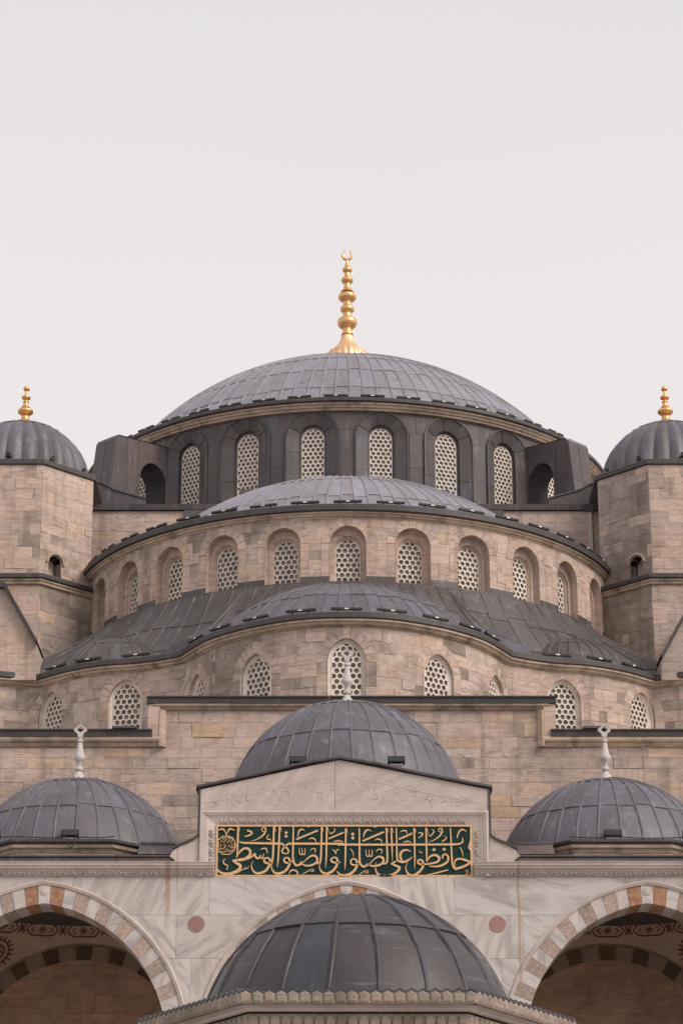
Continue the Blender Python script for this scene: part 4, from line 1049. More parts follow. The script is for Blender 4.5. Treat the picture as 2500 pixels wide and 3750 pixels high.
# side scrolls
for sx, x0, x1 in ((-1, -2.97, -3.52), (1, 3.09, 3.66)):
    pl = [(x0, 12.45), (x0 + sx * .02, 13.12)] + [(x0 + (x1 - x0) * k, 13.12 - .34 * (k ** .45)) for k in (.15, .3, .5, .75)] + [(x1, 12.72), (x1 + sx * .08, 12.6), (x1 - sx * .04, 12.52), (x1, 12.45)]
    poly_prism('scroll', pl, -.01, .5, 'marble_plain', pt)
    mb = MB(); top = [(x0 + sx * .025, 13.14)] + [(x0 + (x1 - x0) * k, 13.14 - .34 * (k ** .45)) for k in (.08, .15, .3, .5, .75)] + [(x1 + sx * .02, 12.76)]
    mb.strip([[(x, -.05, z - .02) for x, z in top], [(x, -.05, z + .035) for x, z in top], [(x, .6, z + .035) for x, z in top]]); mb.build('lead_coping', 'lead_eave', pt)
    mb = MB(); xx = x0 + sx * .0; mb.box((min(xx, xx + sx * .05), -.07, 13.05), (max(xx, xx + sx * .05), .6, 14.03)); mb.build('lead_coping', 'lead_eave', pt)
top = [(-3.06, 13.95), (-3.06, 14.05), (-1.6, 14.37), (-.75, 14.58), (-.04, 14.685), (.75, 14.56), (1.7, 14.34), (3.18, 14.05), (3.18, 13.95)]
mb = MB(); mb.strip([[(x, -.09, z - .02) for x, z in top], [(x, -.12, z) for x, z in top], [(x, -.11, z + .045) for x, z in top], [(x, 1.0, z + .1) for x, z in top]]); mb.build('lead_coping', 'lead_eave', pt)
poly_prism('pediment_back', [(-2.95, 12.5), (3.05, 12.5), (3.05, 14.0), (-.04, 14.6), (-2.95, 14.0)], .8, 1.0, 'mortar', pt)
# lead fascia and roof
def roof_run(x0, x1, n):
    for i in range(n):
        a = x0 + (x1 - x0) * i / n; b = x0 + (x1 - x0) * (i + 1) / n - .005
        mb = MB(); pr_ = [(-.02, 12.46), (.02, 12.5), (.05, 12.58), (.0, 12.60), (.0, 12.625), (.12, 12.64), (7.5, 12.74), (7.5, 12.46)]
        mb.prism([(a, y, z) for y, z in pr_], [(b, y, z) for y, z in pr_]); mb.build('lead_fascia', 'lead_dark', pt)
roof_run(-9.4, -3.5, 5); roof_run(3.66, 9.6, 5)
mb = MB(); mb.box((-3.5, 1.0, 12.46), (3.66, 7.5, 12.8)); mb.build('roof_deck', 'lead_dark', pt)
# sail vaults over the bays, painted bands, back wall with blind arches
PB = 7.45
masonry(pt, line((-9.4, PB), (9.6, PB), 30), 0, 19, 7.6, 12.4, [], 'stone_back', .36, (.5, 1.4), cap=150, name='back_wall_stone', rnd=random.Random(77))
for bi, c in enumerate((-6.10, .10, 6.30)):
    vc = (c, 4.15, 9.0); RX, RY = 3.12, 3.26; RS = math.hypot(RX, RY)
    mb = MB(); nn = 28; rows_ = []
    for j in range(nn + 1):
        row = []
        for i in range(nn + 1):
            x = RX * (2 * i / nn - 1); y = RY * (2 * j / nn - 1); row.append((vc[0] + x, vc[1] + y, vc[2] + math.sqrt(max(.0, RS * RS - x * x - y * y))))
        rows_.append(row)
    mb.strip(rows_); mb.build('vault', 'vault', pt, True)
    mb = MB(); mb.box((c - RX - .03, .92, 7.6), (c - RX + .03, 7.4, 11.2)); mb.build('cross_wall', 'vault', pt)
    # painted cartouche band round the vault, on its far side
    def vp(phi, z, d=.0):
        r = math.sqrt(max(.01, (RS - .012 - d) ** 2 - (z - vc[2]) ** 2)); return (vc[0] + r * math.sin(phi), vc[1] + r * math.cos(phi), z)
    band = MB(); Z0 = 12.36; r0 = math.sqrt(RS * RS - (Z0 - 9) ** 2)
    def arc_rib(pts, wd): # pts in (arc metres, dz)
        rb = ribbon([(a, b, wd) for a, b in pts], .003, lambda X, Z, d: vp(X / r0, Z0 + Z, d), 4); band.add(rb.v, rb.f)
    for k in range(-2, 3):
        x = k * .98
        for sgn in (1, -1): arc_rib([(x - .38, 0), (x - .26, .10 * sgn), (x, .115 * sgn), (x + .26, .10 * sgn), (x + .38, 0)], .028)
        for q in range(6):
            a = q * math.pi / 3; arc_rib([(x, 0), (x + .06 * math.cos(a + .5), .045 * math.sin(a + .5)), (x + .11 * math.cos(a), .075 * math.sin(a))], .022)
        for q in (-1, 1): arc_rib([(x + q * .17, -.05), (x + q * .26, .0), (x + q * .17, .05)], .02)
        for q in range(4):
            a = math.pi / 4 + q * math.pi / 2; xx = x + .49; arc_rib([(xx, 0), (xx + .07 * math.cos(a - .3), .07 * math.sin(a - .3)), (xx + .1 * math.cos(a), .1 * math.sin(a)), (xx + .07 * math.cos(a + .4), .07 * math.sin(a + .4)), (xx, 0)], .022)
    for k in range(-4, 5):
        arc_rib([(k * .13 - .06, .42), (k * .13, .47 - abs(k) * .008), (k * .13 + .06, .42)], .03); arc_rib([(k * .13, .40), (k * .13 + .03, .43), (k * .13 + .07, .41)], .025)
    stuff(band.build('painted_band', 'red', pt))
    ros = MB()
    for sx in (-1, 1):      # pendentive roundels
        pc = Vector((sx * .455, .63, .63)).normalized()
        e1 = pc.cross(Vector((0, 0, 1))).normalized(); e2 = e1.cross(pc).normalized()
        def rp_(a, b, d): return tuple(Vector(vc) + (pc * 1.0 + e1 * (a / RS) + e2 * (b / RS)).normalized() * (RS - .014 - d))
        for rr_ in (.22, .34):
            pts = [(rr_ * math.cos(q * math.pi / 8), rr_ * math.sin(q * math.pi / 8), .035) for q in range(17)]; rb = ribbon(pts, .003, rp_, 2); ros.add(rb.v, rb.f)
        for q in range(20):
            a = q * math.pi / 10; rb = ribbon([(.36 * math.cos(a), .36 * math.sin(a), .05), (.42 * math.cos(a), .42 * math.sin(a), .04), (.47 * math.cos(a), .47 * math.sin(a), .015)], .003, rp_, 2); ros.add(rb.v, rb.f)
        for q in range(8):
            a = q * math.pi / 4; rb = ribbon([(.05 * math.cos(a), .05 * math.sin(a), .02), (.12 * math.cos(a + .3), .12 * math.sin(a + .3), .04), (.2 * math.cos(a), .2 * math.sin(a), .02)], .003, rp_, 2); ros.add(rb.v, rb.f)
    stuff(ros.build('painted_roundel', 'red', pt))
    # blind arch of dark and pale wedge stones on the back wall
    ro, ri = 3.06, 2.72; NV = 23
    for k in range(NV):
        a0 = math.pi * k / NV + .006; a1 = math.pi * (k + 1) / NV - .006; ring = []
        for a in (a0, (a0 + a1) / 2, a1): ring.append((c + ri * math.cos(a), 9.0 + ri * math.sin(a)))
        for a in (a1, (a0 + a1) / 2, a0): ring.append((c + ro * math.cos(a), 9.0 + ro * math.sin(a)))
        mb = MB(); mb.prism([(x, PB + .1, z) for x, z in ring], [(x, PB - .035, z) for x, z in ring]); mb.build('back_arch_stone', 'vou_dark' if k % 2 else 'vou_pale', pt)
for sx in (-9.4, 9.6):
    mb = MB(); mb.box((sx - .05, .0, 0), (sx + .05, 7.5, 12.5)); mb.build('end_wall', 'marble_plain', pt)

# ================================================================== INSCRIPTION PANEL
ip = thing('inscription_panel', 'long dark green panel with raised golden Arabic calligraphy set in the pediment', 'sign', (.05, .05, 12.17))
PY = .03
mb = MB(); mb.box((SX0, PY, SZ0), (SX1, PY + .04, SZ1)); mb.build('green_ground', 'green', ip)
for a, b in (((SX0, PY - .02, SZ0), (SX1, PY + .01, SZ0 + .035)), ((SX0, PY - .02, SZ1 - .035), (SX1, PY + .01, SZ1)), ((SX0, PY - .021, SZ0 + .036), (SX0 + .04, PY + .01, SZ1 - .036)), ((SX1 - .04, PY - .021, SZ0 + .036), (SX1, PY + .01, SZ1 - .036))):
    mb = MB(); mb.box(a, b); mb.build('gilt_border', 'giltpaint', ip)
SCA = 5.37 / 937.0; SCZ = 1.10 / 190.0
def A_(p): return (SX0 + (750 + p[0] * .31888 - 793) * SCA, SZ1 - (2950 + p[1] * .31888 - 3020) * SCZ, p[2] * .31888 * SCA)
def B_(p): return (SX0 + (1250 + p[0] * .33801 - 793) * SCA, SZ1 - (2950 + p[1] * .33801 - 3016.5) * SCZ, p[2] * .33801 * SCA)
strokeA = [
 [(386,240,24),(383,420,26),(378,592,14)], [(392,238,10),(398,262,10),(406,294,3)],
 [(395,408,5),(440,426,24),(600,431,28),(800,435,29),(892,437,28)], [(962,437,28),(1200,437,29),(1600,438,29)],
 [(884,432,24),(930,470,24),(964,510,22),(962,540,18),(930,552,16),(897,538,20),(897,510,22),(920,475,24),(968,434,24)],
 [(488,284,20),(530,296,26),(545,318,22),(510,342,22),(460,356,14)],
 [(690,302,12),(664,288,14),(660,264,14),(680,248,15),(702,264,20),(694,310,22),(655,355,20),(595,390,12),(525,408,3)],
 [(742,334,9),(716,362,12),(730,386,16),(756,386,14),(770,418,5)],
 [(797,240,24),(793,430,27),(787,600,24),(770,650,20)], [(803,238,10),(812,268,9),(822,302,3)],
 [(862,240,22),(857,430,24),(848,620,20),(838,712,4)], [(868,238,10),(877,268,9),(887,302,3)],
 [(1020,240,18),(1019,430,24),(1018,590,24),(1030,655,28),(1060,688,27),(1098,672,22),(1118,640,16)],
 [(1053,390,22),(1180,336,24),(1302,284,22)], [(1152,285,5),(1115,272,22),(1085,296,22),(1068,366,5)],
 [(1198,388,6),(1232,374,18),(1268,388,16),(1281,425,5)],
 [(1347,245,22),(1343,430,25),(1338,590,24),(1325,650,20),(1285,672,16)], [(1353,243,10),(1360,270,9),(1368,306,3)],
 [(1405,245,22),(1402,430,24),(1399,600,20),(1389,722,4)], [(1411,243,10),(1418,270,9),(1428,306,3)],
 [(1486,260,9),(1500,280,13),(1480,304,14),(1446,322,12),(1422,292,3)], [(1424,382,20),(1500,350,22),(1600,308,21)], [(1480,416,5),(1530,404,16),(1590,412,8)],
 [(1090,488,9),(1094,550,14),(1112,566,14),(1122,552,12),(1122,490,9)], [(1124,552,12),(1142,564,14),(1154,548,13),(1154,488,9)],
 [(1212,522,5),(1240,494,15),(1274,502,14),(1266,544,7)],
 [(366,594,8),(415,524,26),(470,490,30),(520,508,34),(526,560,32),(482,600,26),(415,618,26),(345,632,30),(330,636,30)],
 [(328,628,28),(372,660,34),(416,690,40),(398,740,42),(310,780,38),(225,780,32),(168,748,24),(144,690,13),(162,606,3)],
 [(400,638,8),(470,622,20),(540,590,26),(584,548,18)], [(582,546,22),(590,590,26),(626,606,24),(648,566,12)], [(642,592,22),(668,604,20),(686,552,10)],
 [(776,644,20),(735,662,24),(695,650,28),(690,616,26),(716,600,18),(748,612,26),(758,660,30),(715,740,32),(645,776,32),(585,770,28),(550,720,18),(546,672,10),(566,632,3)],
 [(1012,640,18),(965,660,22),(925,648,26),(918,614,24),(942,598,18),(974,612,26),(984,660,30),(945,736,32),(880,776,32),(815,774,28),(778,728,18),(774,680,10),(796,634,3)],
 [(1098,690,14),(1150,640,12),(1210,588,20),(1258,574,28),(1294,600,30),(1292,646,26),(1240,682,26),(1170,690,24),(1120,672,12)],
 [(1560,650,14),(1510,656,22),(1466,646,26),(1458,616,24),(1486,596,18),(1518,606,26),(1530,655,30),(1490,735,32),(1425,778,32),(1365,774,28),(1328,728,18),(1324,680,10),(1346,634,3)],
 [(1468,502,8),(1496,526,16),(1507,560,7)], [(1546,506,14),(1520,512,14),(1507,560,7)],
 [(382,784,3),(430,742,12),(478,728,10)], [(468,700,7),(480,726,10),(500,720,10),(518,696,6)],
 [(1112,797,3),(1170,766,12),(1210,742,10),(1250,734,11),(1252,756,9),(1216,756,6)], [(974,797,4),(990,754,16),(1036,742,22),(1072,768,20),(1062,800,12)],
 [(250,616,8),(224,630,12),(226,660,16),(252,682,16),(274,690,10),(262,738,16)], [(642,508,5),(676,494,16),(712,498,18),(722,552,9)],
 [(250,342,8),(236,298,14),(208,268,24),(152,286,4)], [(252,342,8),(268,298,14),(296,268,24),(352,286,4)], [(1175,238,18),(1212,238,18)],
 # seal
 [(176,392,7),(190,372,8),(212,366,8),(214,392,8),(188,420,6)], [(232,390,7),(226,372,7),(244,368,8),(246,398,8),(216,426,6)], [(276,382,7),(268,366,8),(288,362,8),(290,392,8),(262,428,6)], [(318,384,7),(306,372,8),(322,362,8),(328,390,8),(296,430,6)],
 [(164,416,7),(166,490,8),(206,498,8),(236,480,8),(240,452,8),(222,456,7)], [(188,440,7),(190,476,7)], [(346,430,8),(346,476,9),(318,486,8),(296,470,7)], [(320,440,7),(322,480,7)], [(282,468,8),(300,460,7)],
 [(180,520,7),(206,536,8),(246,526,8),(258,494,7)], [(262,520,7),(300,526,8),(330,506,8)], [(276,498,6),(280,520,6)], [(152,500,6),(168,512,6)],
]
strokeB = [
 [(-40,412,26),(300,413,26),(700,413,26),(1190,410,25),(1278,404,22),(1318,378,20),(1312,336,8)],
 [(52,235,22),(49,450,22),(46,600,18),(40,688,4)], [(58,233,9),(66,262,8),(75,296,3)],
 [(198,235,17),(200,420,22),(202,590,24),(224,640,27),(258,650,24),(286,618,16)],
 [(332,270,4),(288,252,22),(256,284,22),(238,344,4)], [(233,374,20),(350,324,24),(466,274,22)], [(363,368,5),(398,352,17),(432,364,15),(443,397,4)], [(354,216,18),(386,216,18)],
 [(492,232,22),(497,420,23),(501,570,22),(486,614,22),(444,622,16)], [(499,232,9),(508,260,8),(517,288,3)],
 [(545,232,20),(551,420,20),(555,604,4)], [(552,232,9),(562,260,8),(572,288,3)],
 [(600,230,15),(603,420,20),(606,560,22),(632,596,26),(686,600,28),(738,574,20),(776,544,4)],
 [(758,492,5),(712,470,22),(660,486,28),(640,532,28),(656,586,24)], [(626,354,20),(700,322,24),(772,288,20)], [(638,278,5),(672,260,17),(706,264,15),(716,298,5)], [(673,390,4),(716,376,18),(762,387,6)],
 [(793,232,22),(796,420,22),(797,590,16),(793,684,3)], [(800,232,9),(808,258,8),(818,284,3)], [(840,284,13),(878,288,20),(880,308,18),(838,344,7)],
 [(922,230,20),(925,420,22),(925,596,16)], [(930,232,9),(938,260,8),(947,288,3)], [(988,244,6),(1008,270,15),(990,298,15),(962,326,7)], [(962,326,7),(948,300,7),(940,282,3)],
 [(1084,278,11),(1060,264,13),(1066,240,12),(1092,240,17),(1094,280,20),(1058,328,17),(1000,366,10),(943,387,3)], [(1118,318,7),(1143,338,11),(1122,362,15),(1100,372,13),(1093,394,5)],
 [(1186,230,15),(1193,420,20),(1199,590,22),(1214,655,26),(1244,684,22)], [(1238,676,28),(1318,652,30),(1390,616,26),(1414,606,10)], [(1408,608,22),(1352,584,28),(1290,568,24),(1244,576,22),(1226,612,15),(1240,664,5)],
 [(1362,272,4),(1316,248,22),(1278,278,20),(1256,344,12)], [(1286,440,9),(1308,488,14),(1318,548,4)],
 [(1096,566,20),(1100,532,20),(1132,518,20),(1156,546,26),(1150,596,26),(1096,634,26),(1030,650,22),(950,646,10)],
 [(922,600,12),(962,544,22),(1016,526,28),(1060,556,30),(1044,596,26),(984,616,22),(905,626,20),(845,622,24),(830,594,22),(852,576,18),(882,596,26),(886,645,28),(845,706,30),(785,746,30),(732,738,26),(703,694,17),(701,645,10),(722,600,3)],
 [(848,474,5),(856,502,11),(884,494,5)], [(196,606,16),(150,634,20),(112,624,22),(108,588,22),(132,568,18),(164,582,26),(176,630,28),(140,698,30),(75,740,30),(0,742,24),(-44,705,14)],
 [(290,648,14),(340,588,12),(400,546,22),(448,556,30),(458,598,26),(415,634,25),(350,646,24),(298,632,12)],
 [(600,590,12),(556,616,20),(540,624,20)], [(540,620,20),(600,644,28),(632,664,30),(600,710,28),(525,748,30),(445,754,28),(388,718,20),(370,656,11),(380,598,3)],
 [(270,466,8),(274,526,14),(292,542,14),(304,528,12),(304,468,8)], [(306,528,12),(324,540,14),(336,526,13),(337,466,8)], [(378,492,5),(404,464,15),(444,470,14),(434,512,6)],
 [(100,456,7),(126,492,13),(135,548,3)], [(918,743,10),(1040,716,17),(1154,687,15)], [(162,760,3),(210,730,11),(248,704,10),(286,696,11),(290,718,9),(252,718,6)],
 [(1338,708,6),(1358,688,10),(1370,704,11),(1344,744,12),(1364,752,9),(1394,714,4)],
 [(1408,330,8),(1400,380,18),(1390,430,26),(1402,480,12)], [(1372,452,14),(1400,440,20)], [(1154,752,22),(1180,762,22),(1220,766,14),(1252,770,8)],
]
ns = 0
for fn, lst in ((A_, strokeA), (B_, strokeB)):
    for st_ in lst:
        off = .020 + (ns % 24) * .0006; ns += 1
        rb = ribbon([(q[0], q[1], q[2] * .84) for q in (fn(p) for p in st_)], off, lambda X, Z, d: (X, PY - d, Z), 6); rb.build('letter_stroke', 'giltpaint', ip)
def diamond(p, r, fn):
    global ns
    x, z, w = fn((p[0], p[1], r)); ns += 1; off = .012
    mb = MB(); q = [(x - w, z), (x, z - w), (x + w, z), (x, z + w)]; mb.prism([(a, PY + .01, b) for a, b in q], [(a, PY - off, b) for a, b in q]); mb.build('diacritic_dot', 'giltpaint', ip)
for p in ((938, 308), (938, 350)): diamond(p, 21, A_)
for p in ((128, 297), (128, 339)): diamond(p, 21, B_)
for p in ((1006, 466), (1116, 462)): diamond(p, 21, B_)
cx_, cz_, rr_ = A_((250, 455, 110)); nn = 100
lob = lambda a, k: (cx_ + rr_ * k * (1 + .05 * abs(math.cos(5 * a))) * math.cos(a), cz_ + rr_ * k * (1 + .05 * abs(math.cos(5 * a))) * math.sin(a))
mb = MB(); ring = [lob(2 * math.pi * i / nn, .93) for i in range(nn)]; mb.prism([(x, PY + .004, z) for x, z in ring], [(x, PY - .003, z) for x, z in ring]); mb.build('seal_ground', 'seal', ip)
mb = MB(); r1 = [lob(2 * math.pi * i / nn, .91) for i in range(nn)]; r2 = [lob(2 * math.pi * i / nn, 1.0) for i in range(nn)]
mb.strip([[(x, PY, z) for x, z in r1], [(x, PY - .014, z) for x, z in r1], [(x, PY - .014, z) for x, z in r2], [(x, PY, z) for x, z in r2]], True); mb.build('seal_ring', 'giltpaint', ip)

# ================================================================== PORTICO DOMES
def marble_finial(root, c, z0, z1, dark=True):
    H = z1 - z0; pr = [(.30, -.06), (.28, .0), (.24, .03), (.19, .07), (.14, .13), (.085, .18), (.06, .215), (.10, .225), (.11, .25), (.10, .275), (.06, .29), (.065, .33), (.10, .38), (.145, .41), (.155, .45), (.12, .50), (.09, .57), (.07, .66), (.055, .70), (.085, .715), (.085, .735), (.05, .75), (.06, .80)]
    mb = MB(); mb.lathe((c[0], c[1], z0), [(r * .86, t_ * H) for r, t_ in pr], 16); o = autosmooth(mb.build('finial', 'white_stone', root), 50)
    # tulip head cut from a flat stone, pierced
    zb = z0 + .79 * H; h = .22 * H
    outl = [(-.045, 0), (-.07, .3), (-.14, .5), (-.15, .62), (-.08, .78), (0, 1.0), (.08, .78), (.15, .62), (.14, .5), (.07, .3), (.045, 0)]
    inn = [(-.02, .38), (-.075, .55), (-.055, .68), (0, .82), (.055, .68), (.075, .55), (.02, .38)]
    mb = MB()
    o_ = [(c[0] + x, zb + z * h) for x, z in outl]; k = len(outl)
    inn2 = [(-.015, .40), (-.04, .46), (-.085, .56), (-.075, .62), (-.045, .70), (0, .84), (.045, .70), (.075, .62), (.085, .56), (.04, .46), (.015, .40)]
    i_ = [(c[0] + x, zb + z * h) for x, z in inn2]
    rows_ = [[(x, c[1] - .045, z) for x, z in i_], [(x, c[1] - .05, z) for x, z in o_], [(x, c[1] + .05, z) for x, z in o_], [(x, c[1] + .045, z) for x, z in i_], [(x, c[1] - .045, z) for x, z in i_]]
    mb.strip(rows_, True); mb.build('tulip_head', 'white_stone', o)
def portico_dome(name, label, c, z0, a, h, ap, zf0, zf1, seed, phase):
    rt = thing(name, label, 'dome', (c[0], c[1], 12.8), 'lead domes over the portico')
    pts = octagon(c, ap)
    ring_sweep(pts, [(-.6, z0 + .06), (.02, z0 + .02), (.05, z0), (.05, z0 - .05), (.0, z0 - .07), (0, z0 - .10), (-.3, z0 - .10)], c, ap, 'eave', 'lead_eave', rt)
    ring_sweep(pts, [(0, z0 - .10), (-.01, z0 - .16), (-.07, z0 - .19), (-.1, z0 - .26), (-.3, z0 - .26)], c, ap, 'cornice', 'cornice', rt)
    for k in range(8):
        if k in (3, 4, 5): continue
        a_, b_ = octagon(c, ap - .12)[k], octagon(c, ap - .12)[(k + 1) % 8]; pth = line(a_, b_, 2)
        masonry(rt, pth, 0, pth.len, 12.75, z0 - .26, [], 'stone_warm', .22, (.5, 1.0), cap=40, rnd=random.Random(k + seed))
    core = octagon(c, ap - .5); mb = MB(); mb.prism([(x, y, 12.7) for x, y in core], [(x, y, z0) for x, y in core]); mb.build('drum_core', 'mortar', rt)
    f = cap_fn(c, z0, a, h)
    lead_dome(rt, f, 32, [0, .30, .68, .97], -100, 100, .032, .99, 'lead_mid', phase, .012, 4, .018, seed)
    marble_finial(rt, c, zf0, zf1)
    return rt
portico_dome('portico_dome', 'tallest of the three portico domes, grey lead, behind the carved pediment', (.13, 4.3), 14.86, 2.66, 2.24, 2.78, 17.05, 18.46, 61, .2)
portico_dome('portico_dome', 'low grey lead portico dome left of the pediment with a white marble finial', (-5.96, 3.6), 13.17, 2.46, 1.93, 2.6, 15.05, 16.42, 62, .55)
portico_dome('portico_dome', 'low grey lead portico dome right of the pediment with a white marble finial', (6.0, 3.6), 13.17, 2.46, 1.93, 2.6, 15.05, 16.42, 63, .0)
# lead saddles between the side drums and the pediment
for sg, x0 in ((-1, -3.55), (1, 3.75)):
    sd2 = thing('lead_saddle', 'small lead saddle roof beside the pediment, %s portico dome' % ('left' if sg < 0 else 'right'), 'roof', (x0, 1.2, 12.7), 'lead saddles by the pediment')
    mb = MB(); xa, xb = x0 - sg * .02, x0 + sg * .75
    mb.prism([(xa, .35, 12.72), (xa, 2.4, 12.72), (xa, 2.4, 13.12), (xa, .6, 12.98)], [(xb, .35, 12.72), (xb, 2.4, 12.72), (xb, 2.4, 13.2), (xb, .9, 13.06)]); mb.build('lead_sheet', 'lead_dark', sd2)
    mb = MB(); mb.prism([(xa, .58, 12.985), (xa, 2.5, 13.13), (xa, 2.5, 13.17), (xa, .55, 13.02)], [(xb, .88, 13.065), (xb, 2.5, 13.21), (xb, 2.5, 13.25), (xb, .85, 13.10)]); mb.build('coping', 'lead', sd2)

# ================================================================== FOUNTAIN
fc = (.178, -21.8); FR = 2.53
fo = thing('fountain', 'hexagonal court fountain with a lead dome and scalloped stone cornice at the bottom', 'fountain', (fc[0], fc[1], 0))
def hexa(r): return [(fc[0] + r * math.sin(R(-30 + 60 * k)), fc[1] - r * math.cos(R(-30 + 60 * k))) for k in range(6)]
f = cap_fn(fc, 5.72, 1.80, 1.62)
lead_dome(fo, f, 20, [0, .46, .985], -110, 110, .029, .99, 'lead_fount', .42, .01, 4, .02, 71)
def hex_sweep(prof, name, mat, smooth=True):
    mb = MB(); mb.strip([[(x, y, z) for x, y in hexa(r)] for r, z in prof], True); o = mb.build(name, mat, fo); return autosmooth(o, 25) if smooth else o
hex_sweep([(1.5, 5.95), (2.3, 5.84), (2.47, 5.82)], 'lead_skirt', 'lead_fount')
hex_sweep([(2.45, 5.80), (2.47, 5.79), (2.47, 5.76), (2.42, 5.745), (2.40, 5.72), (2.36, 5.71)], 'string_course', 'marble_plain')
hex_sweep([(2.36, 5.69), (2.33, 5.5), (2.30, 5.3), (2.24, 5.05), (2.2, 5.0), (2.2, 4.9)], 'frieze_wall', 'fount_stone')
NS = 20
for k in range(6):
    if k in (3,): continue
    a, b = Vector(hexa(FR)[k]), Vector(hexa(FR)[(k + 1) % 6]); d = (b - a) / NS; u = d.normalized(); nrm = Vector((u.y, -u.x)); wd = d.length
    for i in range(NS):
        p = a + d * (i + .5)
        prof = [(-wd * .498, 0), (wd * .498, 0), (wd * .498, .108), (wd * .36, .122), (wd * .16, .132), (0, .15), (-wd * .16, .132), (-wd * .36, .122), (-wd * .498, .108)]
        W3 = lambda q, z, o: (p.x + u.x * q + nrm.x * o, p.y + u.y * q + nrm.y * o, 5.775 + z)
        mb = MB(); front = [W3(q, z, -.0) for q, z in prof]; back = [W3(q, z, -.10) for q, z in prof]
        cen_ = [W3(q * .62, .03 + z * .62, .02) for q, z in prof]; n9 = len(prof)
        mb.strip([back, front, cen_], True); mb.add(cen_, [tuple(range(n9))])
        mb.build('scallop', 'fount_stone', fo)
        lip = [(q, z) for q, z in prof[2:]]
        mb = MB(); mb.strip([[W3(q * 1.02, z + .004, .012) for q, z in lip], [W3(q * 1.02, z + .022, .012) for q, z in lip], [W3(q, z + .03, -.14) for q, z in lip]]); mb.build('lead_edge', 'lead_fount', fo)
    # fluted niches of the frieze
    a, b = Vector(hexa(2.37)[k]), Vector(hexa(2.37)[(k + 1) % 6]); d = (b - a) / NS; u = d.normalized(); nrm = Vector((u.y, -u.x)); wd = d.length
    for i in range(NS):
        p = a + d * (i + .5)
        def W4(q, z, o): return (p.x + u.x * q + nrm.x * (o - (5.7 - z) * .10), p.y + u.y * q + nrm.y * (o - (5.7 - z) * .10), z)
        mb = MB(); wq = wd * .44; pl = [(-wq, 5.1), (wq, 5.1), (wq, 5.62), (wq * .8, 5.66), (wq * .45, 5.68), (-wq * .45, 5.68), (-wq * .8, 5.66), (-wq, 5.62)]
        c2 = [(q * .8, (z - 5.4) * .95 + 5.4) for q, z in pl]
        mb.strip([[W4(q, z, -.03) for q, z in pl], [W4(q, z, .0) for q, z in pl], [W4(q, z, .016) for q, z in c2]], True); mb.add([W4(q, z, .016) for q, z in c2], [tuple(range(8))])
        mb.build('flute', 'fount_stone', fo)
for k in range(6):
    x, y = hexa(1.95)[k]
    mb = MB(); mb.lathe((x, y, 0), [(.3, 0), (.3, .2), (.2, .26), (.17, 3.2), (.19, 3.3), (.3, 3.6), (.3, 3.75)], 18); autosmooth(mb.build('column', 'marble_plain', fo), 40)
    a, b = hexa(2.1)[k], hexa(2.1)[(k + 1) % 6]; pth = line(a, b, 2)
    hl = shift(pointed_arch(1.5, 1.0, 8, 1.1), pth.len / 2, 3.7); mb = MB()
    solid(mb, subtract([[(0, 3.7), (pth.len, 3.7), (pth.len, 5.0), (0, 5.0)]], hl), pth, -.3, 0); mb.build('arch_panel', 'marble_plain', fo)
mb = MB(); mb.prism([(x, y, .05) for x, y in hexa(1.5)], [(x, y, 1.5) for x, y in hexa(1.5)]); mb.build('basin', 'marble_plain', fo)

# ================================================================== LAMPS
def led_mesh():
    h = MB(); h.box((-.40, -.05, .03), (.40, .03, .092)); h2 = MB(); h2.box((-.39, -.056, .05), (.39, -.051, .08))
    bx = MB(); bx.box((-.055, -.068, .04), (.055, -.058, .075)); br = MB()
    for x in (-.22, .22): br.box((x - .022, -.03, -.06), (x + .022, .0, .04))
    return [('housing', mesh('lamp_housing', h.v, h.f, 'black')), ('lens', mesh('lamp_lens', h2.v, h2.f, 'lens')), ('ballast_box', mesh('lamp_ballast', bx.v, bx.f, 'ballast')), ('bracket', mesh('lamp_bracket', br.v, br.f, 'black'))]
LED = led_mesh()
ORD = ['first', 'second', 'third', 'fourth', 'fifth', 'sixth', 'seventh', 'eighth', 'ninth', 'tenth', 'eleventh', 'twelfth', 'thirteenth', 'fourteenth', 'fifteenth', 'sixteenth', 'seventeenth']
def led(path, s, z, d, label, group, tilt=0., sc=1.):
    (x, y, z_), rz = place_on(path, s, z, d)
    o = thing('light_bar', label, 'light', (x, y, z_), group); o.rotation_euler = (random.uniform(-.06, .06), random.uniform(-.02, .02), rz + random.uniform(-.025, .025)); o.scale = (sc, 1, 1)
    for nm, me in LED: link(nm, me, o, (0, 0, 0))
pth = arc(MC, 9.75, -180, 180, 360); angs = [-2.2 + 7.3 * k for k in range(-7, 9)]
for i, a in enumerate(angs): led(pth, (a + 180) / 360 * pth.len, MZ + .06, -.14, 'black light bar on the main dome eave, %s from the left' % ORD[i], 'light bars on the main dome eave')
pth = sp.offset(.25)
for i, k in enumerate(range(-8, 9)): led(pth, (8.3 * k + 96) / 192 * pth.len, SZ + .06, -.12, 'black light bar on the half dome eave, %s from the left' % ORD[i], 'light bars on the half dome eave')
for i, X in enumerate((-7.95, -6.98, -5.62, -3.95, -3.25, -2.28, -1.08, .13, 1.33, 2.5, 3.45, 4.08, 5.9, 7.1, 8.1)):
    led(ee, ee.s_at_x(X), EZ + .06, -.10, 'black light bar on the lobed tier eave, %s from the left' % ORD[i], 'light bars on the lobed tier eave')
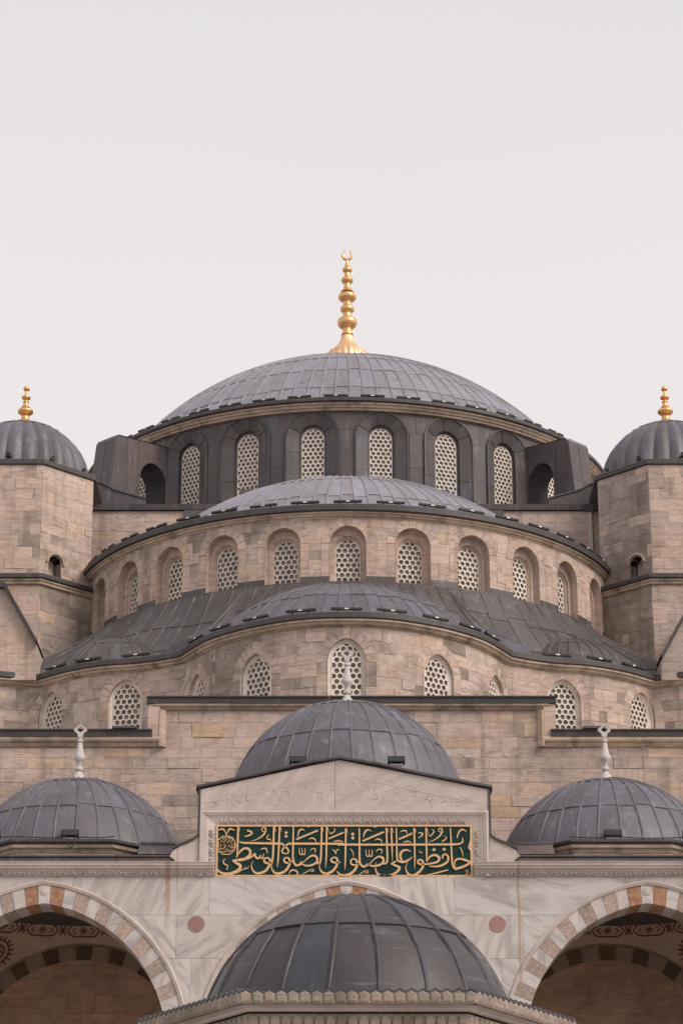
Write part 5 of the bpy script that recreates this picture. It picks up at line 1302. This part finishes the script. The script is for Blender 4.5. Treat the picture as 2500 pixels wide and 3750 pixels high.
def flood(x, y, z, label, rz=0.):
    o = thing('floodlight', label, 'light', (x, y, z), 'box floodlights on the portico domes'); o.rotation_euler = (0, 0, rz)
    mb = MB(); mb.prism([(-.19, -.06, .06), (.19, -.06, .06), (.19, .08, .02), (-.19, .08, .02)], [(-.19, -.05, .19), (.19, -.05, .19), (.17, .09, .17), (-.17, .09, .17)]); link('housing', mesh('flood_housing', mb.v, mb.f, 'black'), o, (0, 0, 0))
    mb = MB(); mb.box((-.17, -.068, .075), (.17, -.061, .175)); link('lens', mesh('flood_lens', mb.v, mb.f, 'lens'), o, (0, 0, 0))
    mb = MB(); mb.box((-.15, -.03, -.02), (.15, .04, .02)); mb.box((-.13, -.01, .0), (-.10, .02, .08)); mb.box((.10, -.01, .0), (.13, .02, .08)); link('bracket', mesh('flood_bracket', mb.v, mb.f, 'lead'), o, (0, 0, 0))
flood(-.95, 1.62, 14.98, 'box floodlight on the central portico dome, left one'); flood(1.2, 1.62, 14.98, 'box floodlight on the central portico dome, right one')
flood(-7.5, 1.10, 13.22, 'box floodlight on the left portico dome, by the photo edge'); flood(-5.82, 1.10, 13.22, 'box floodlight on the left portico dome, below its finial')
flood(5.82, 1.10, 13.22, 'box floodlight on the right portico dome, below its finial'); flood(7.5, 1.10, 13.22, 'box floodlight on the right portico dome, by the photo edge')
for sg, tcx in ((-1, -9.97), (1, 10.22)):
    for a, nm in ((-3, 'nearest the photo edge'), (32, 'in the middle'), (66, 'nearest the main dome')):
        aa = R(a) * (-sg); x = tcx + 2.14 * math.sin(aa); y = 20.36 - 2.14 * math.cos(aa)
        o = thing('spotlight', 'small round black spotlight at the foot of the %s turret dome, %s' % ('left' if sg < 0 else 'right', nm), 'light', (x, y, 28.72), 'spotlights on the turret domes'); o.rotation_euler = (0, 0, aa); o.scale = (.72, .72, .72)
        mb = MB(); mb.lathe((0, 0, 0), [(.001, -.02), (.08, -.02), (.1, .02), (.1, .12), (.085, .125), (.08, .1), (.001, .1)], 14); link('housing', mesh('spot_housing', [(x_, -.06 - z_ * .8, .2 + y_ + z_ * .5) for x_, y_, z_ in mb.v], mb.f, 'black'), o, (0, 0, 0))
        mb = MB(); mb.box((-.11, -.08, 0), (-.085, -.02, .2)); mb.box((.085, -.08, 0), (.11, -.02, .2)); mb.box((-.11, -.08, -.03), (.11, -.02, 0)); link('bracket', mesh('spot_bracket', mb.v, mb.f, 'black'), o, (0, 0, 0))

def cable(pts, label):
    q = catmull(pts, 6); mb = MB(); rows_ = []
    for i, p in enumerate(q):
        a = Vector(q[max(0, i - 1)]); b = Vector(q[min(len(q) - 1, i + 1)]); tg = (b - a).normalized(); e1 = tg.cross(Vector((.1, 1, .2))).normalized(); e2 = tg.cross(e1)
        rows_.append([tuple(Vector(p) + e1 * .011 * math.cos(k * math.pi / 3) + e2 * .011 * math.sin(k * math.pi / 3)) for k in range(6)])
    mb.strip(rows_, True); o = mb.build('electric_cable', 'black', None, True); o['label'] = label; o['category'] = 'cable'
cable([(-7.6, 1.0, 13.22), (-6.9, .98, 13.235), (-6.2, .98, 13.21), (-5.9, .97, 13.23), (-5.86, .93, 13.1), (-5.78, .92, 12.98), (-5.7, .93, 13.08), (-5.68, .97, 13.22), (-5.2, .98, 13.215), (-4.85, 1.0, 13.25)], 'thin black cable with a hanging loop along the left portico dome eave')
cable([(4.9, 1.0, 13.24), (5.5, .98, 13.21), (5.8, .97, 13.235), (6.5, .98, 13.205), (7.6, 1.0, 13.23)], 'thin black cable along the right portico dome eave')
for o in bpy.data.objects:
    if '_w' in o: del o['_w']
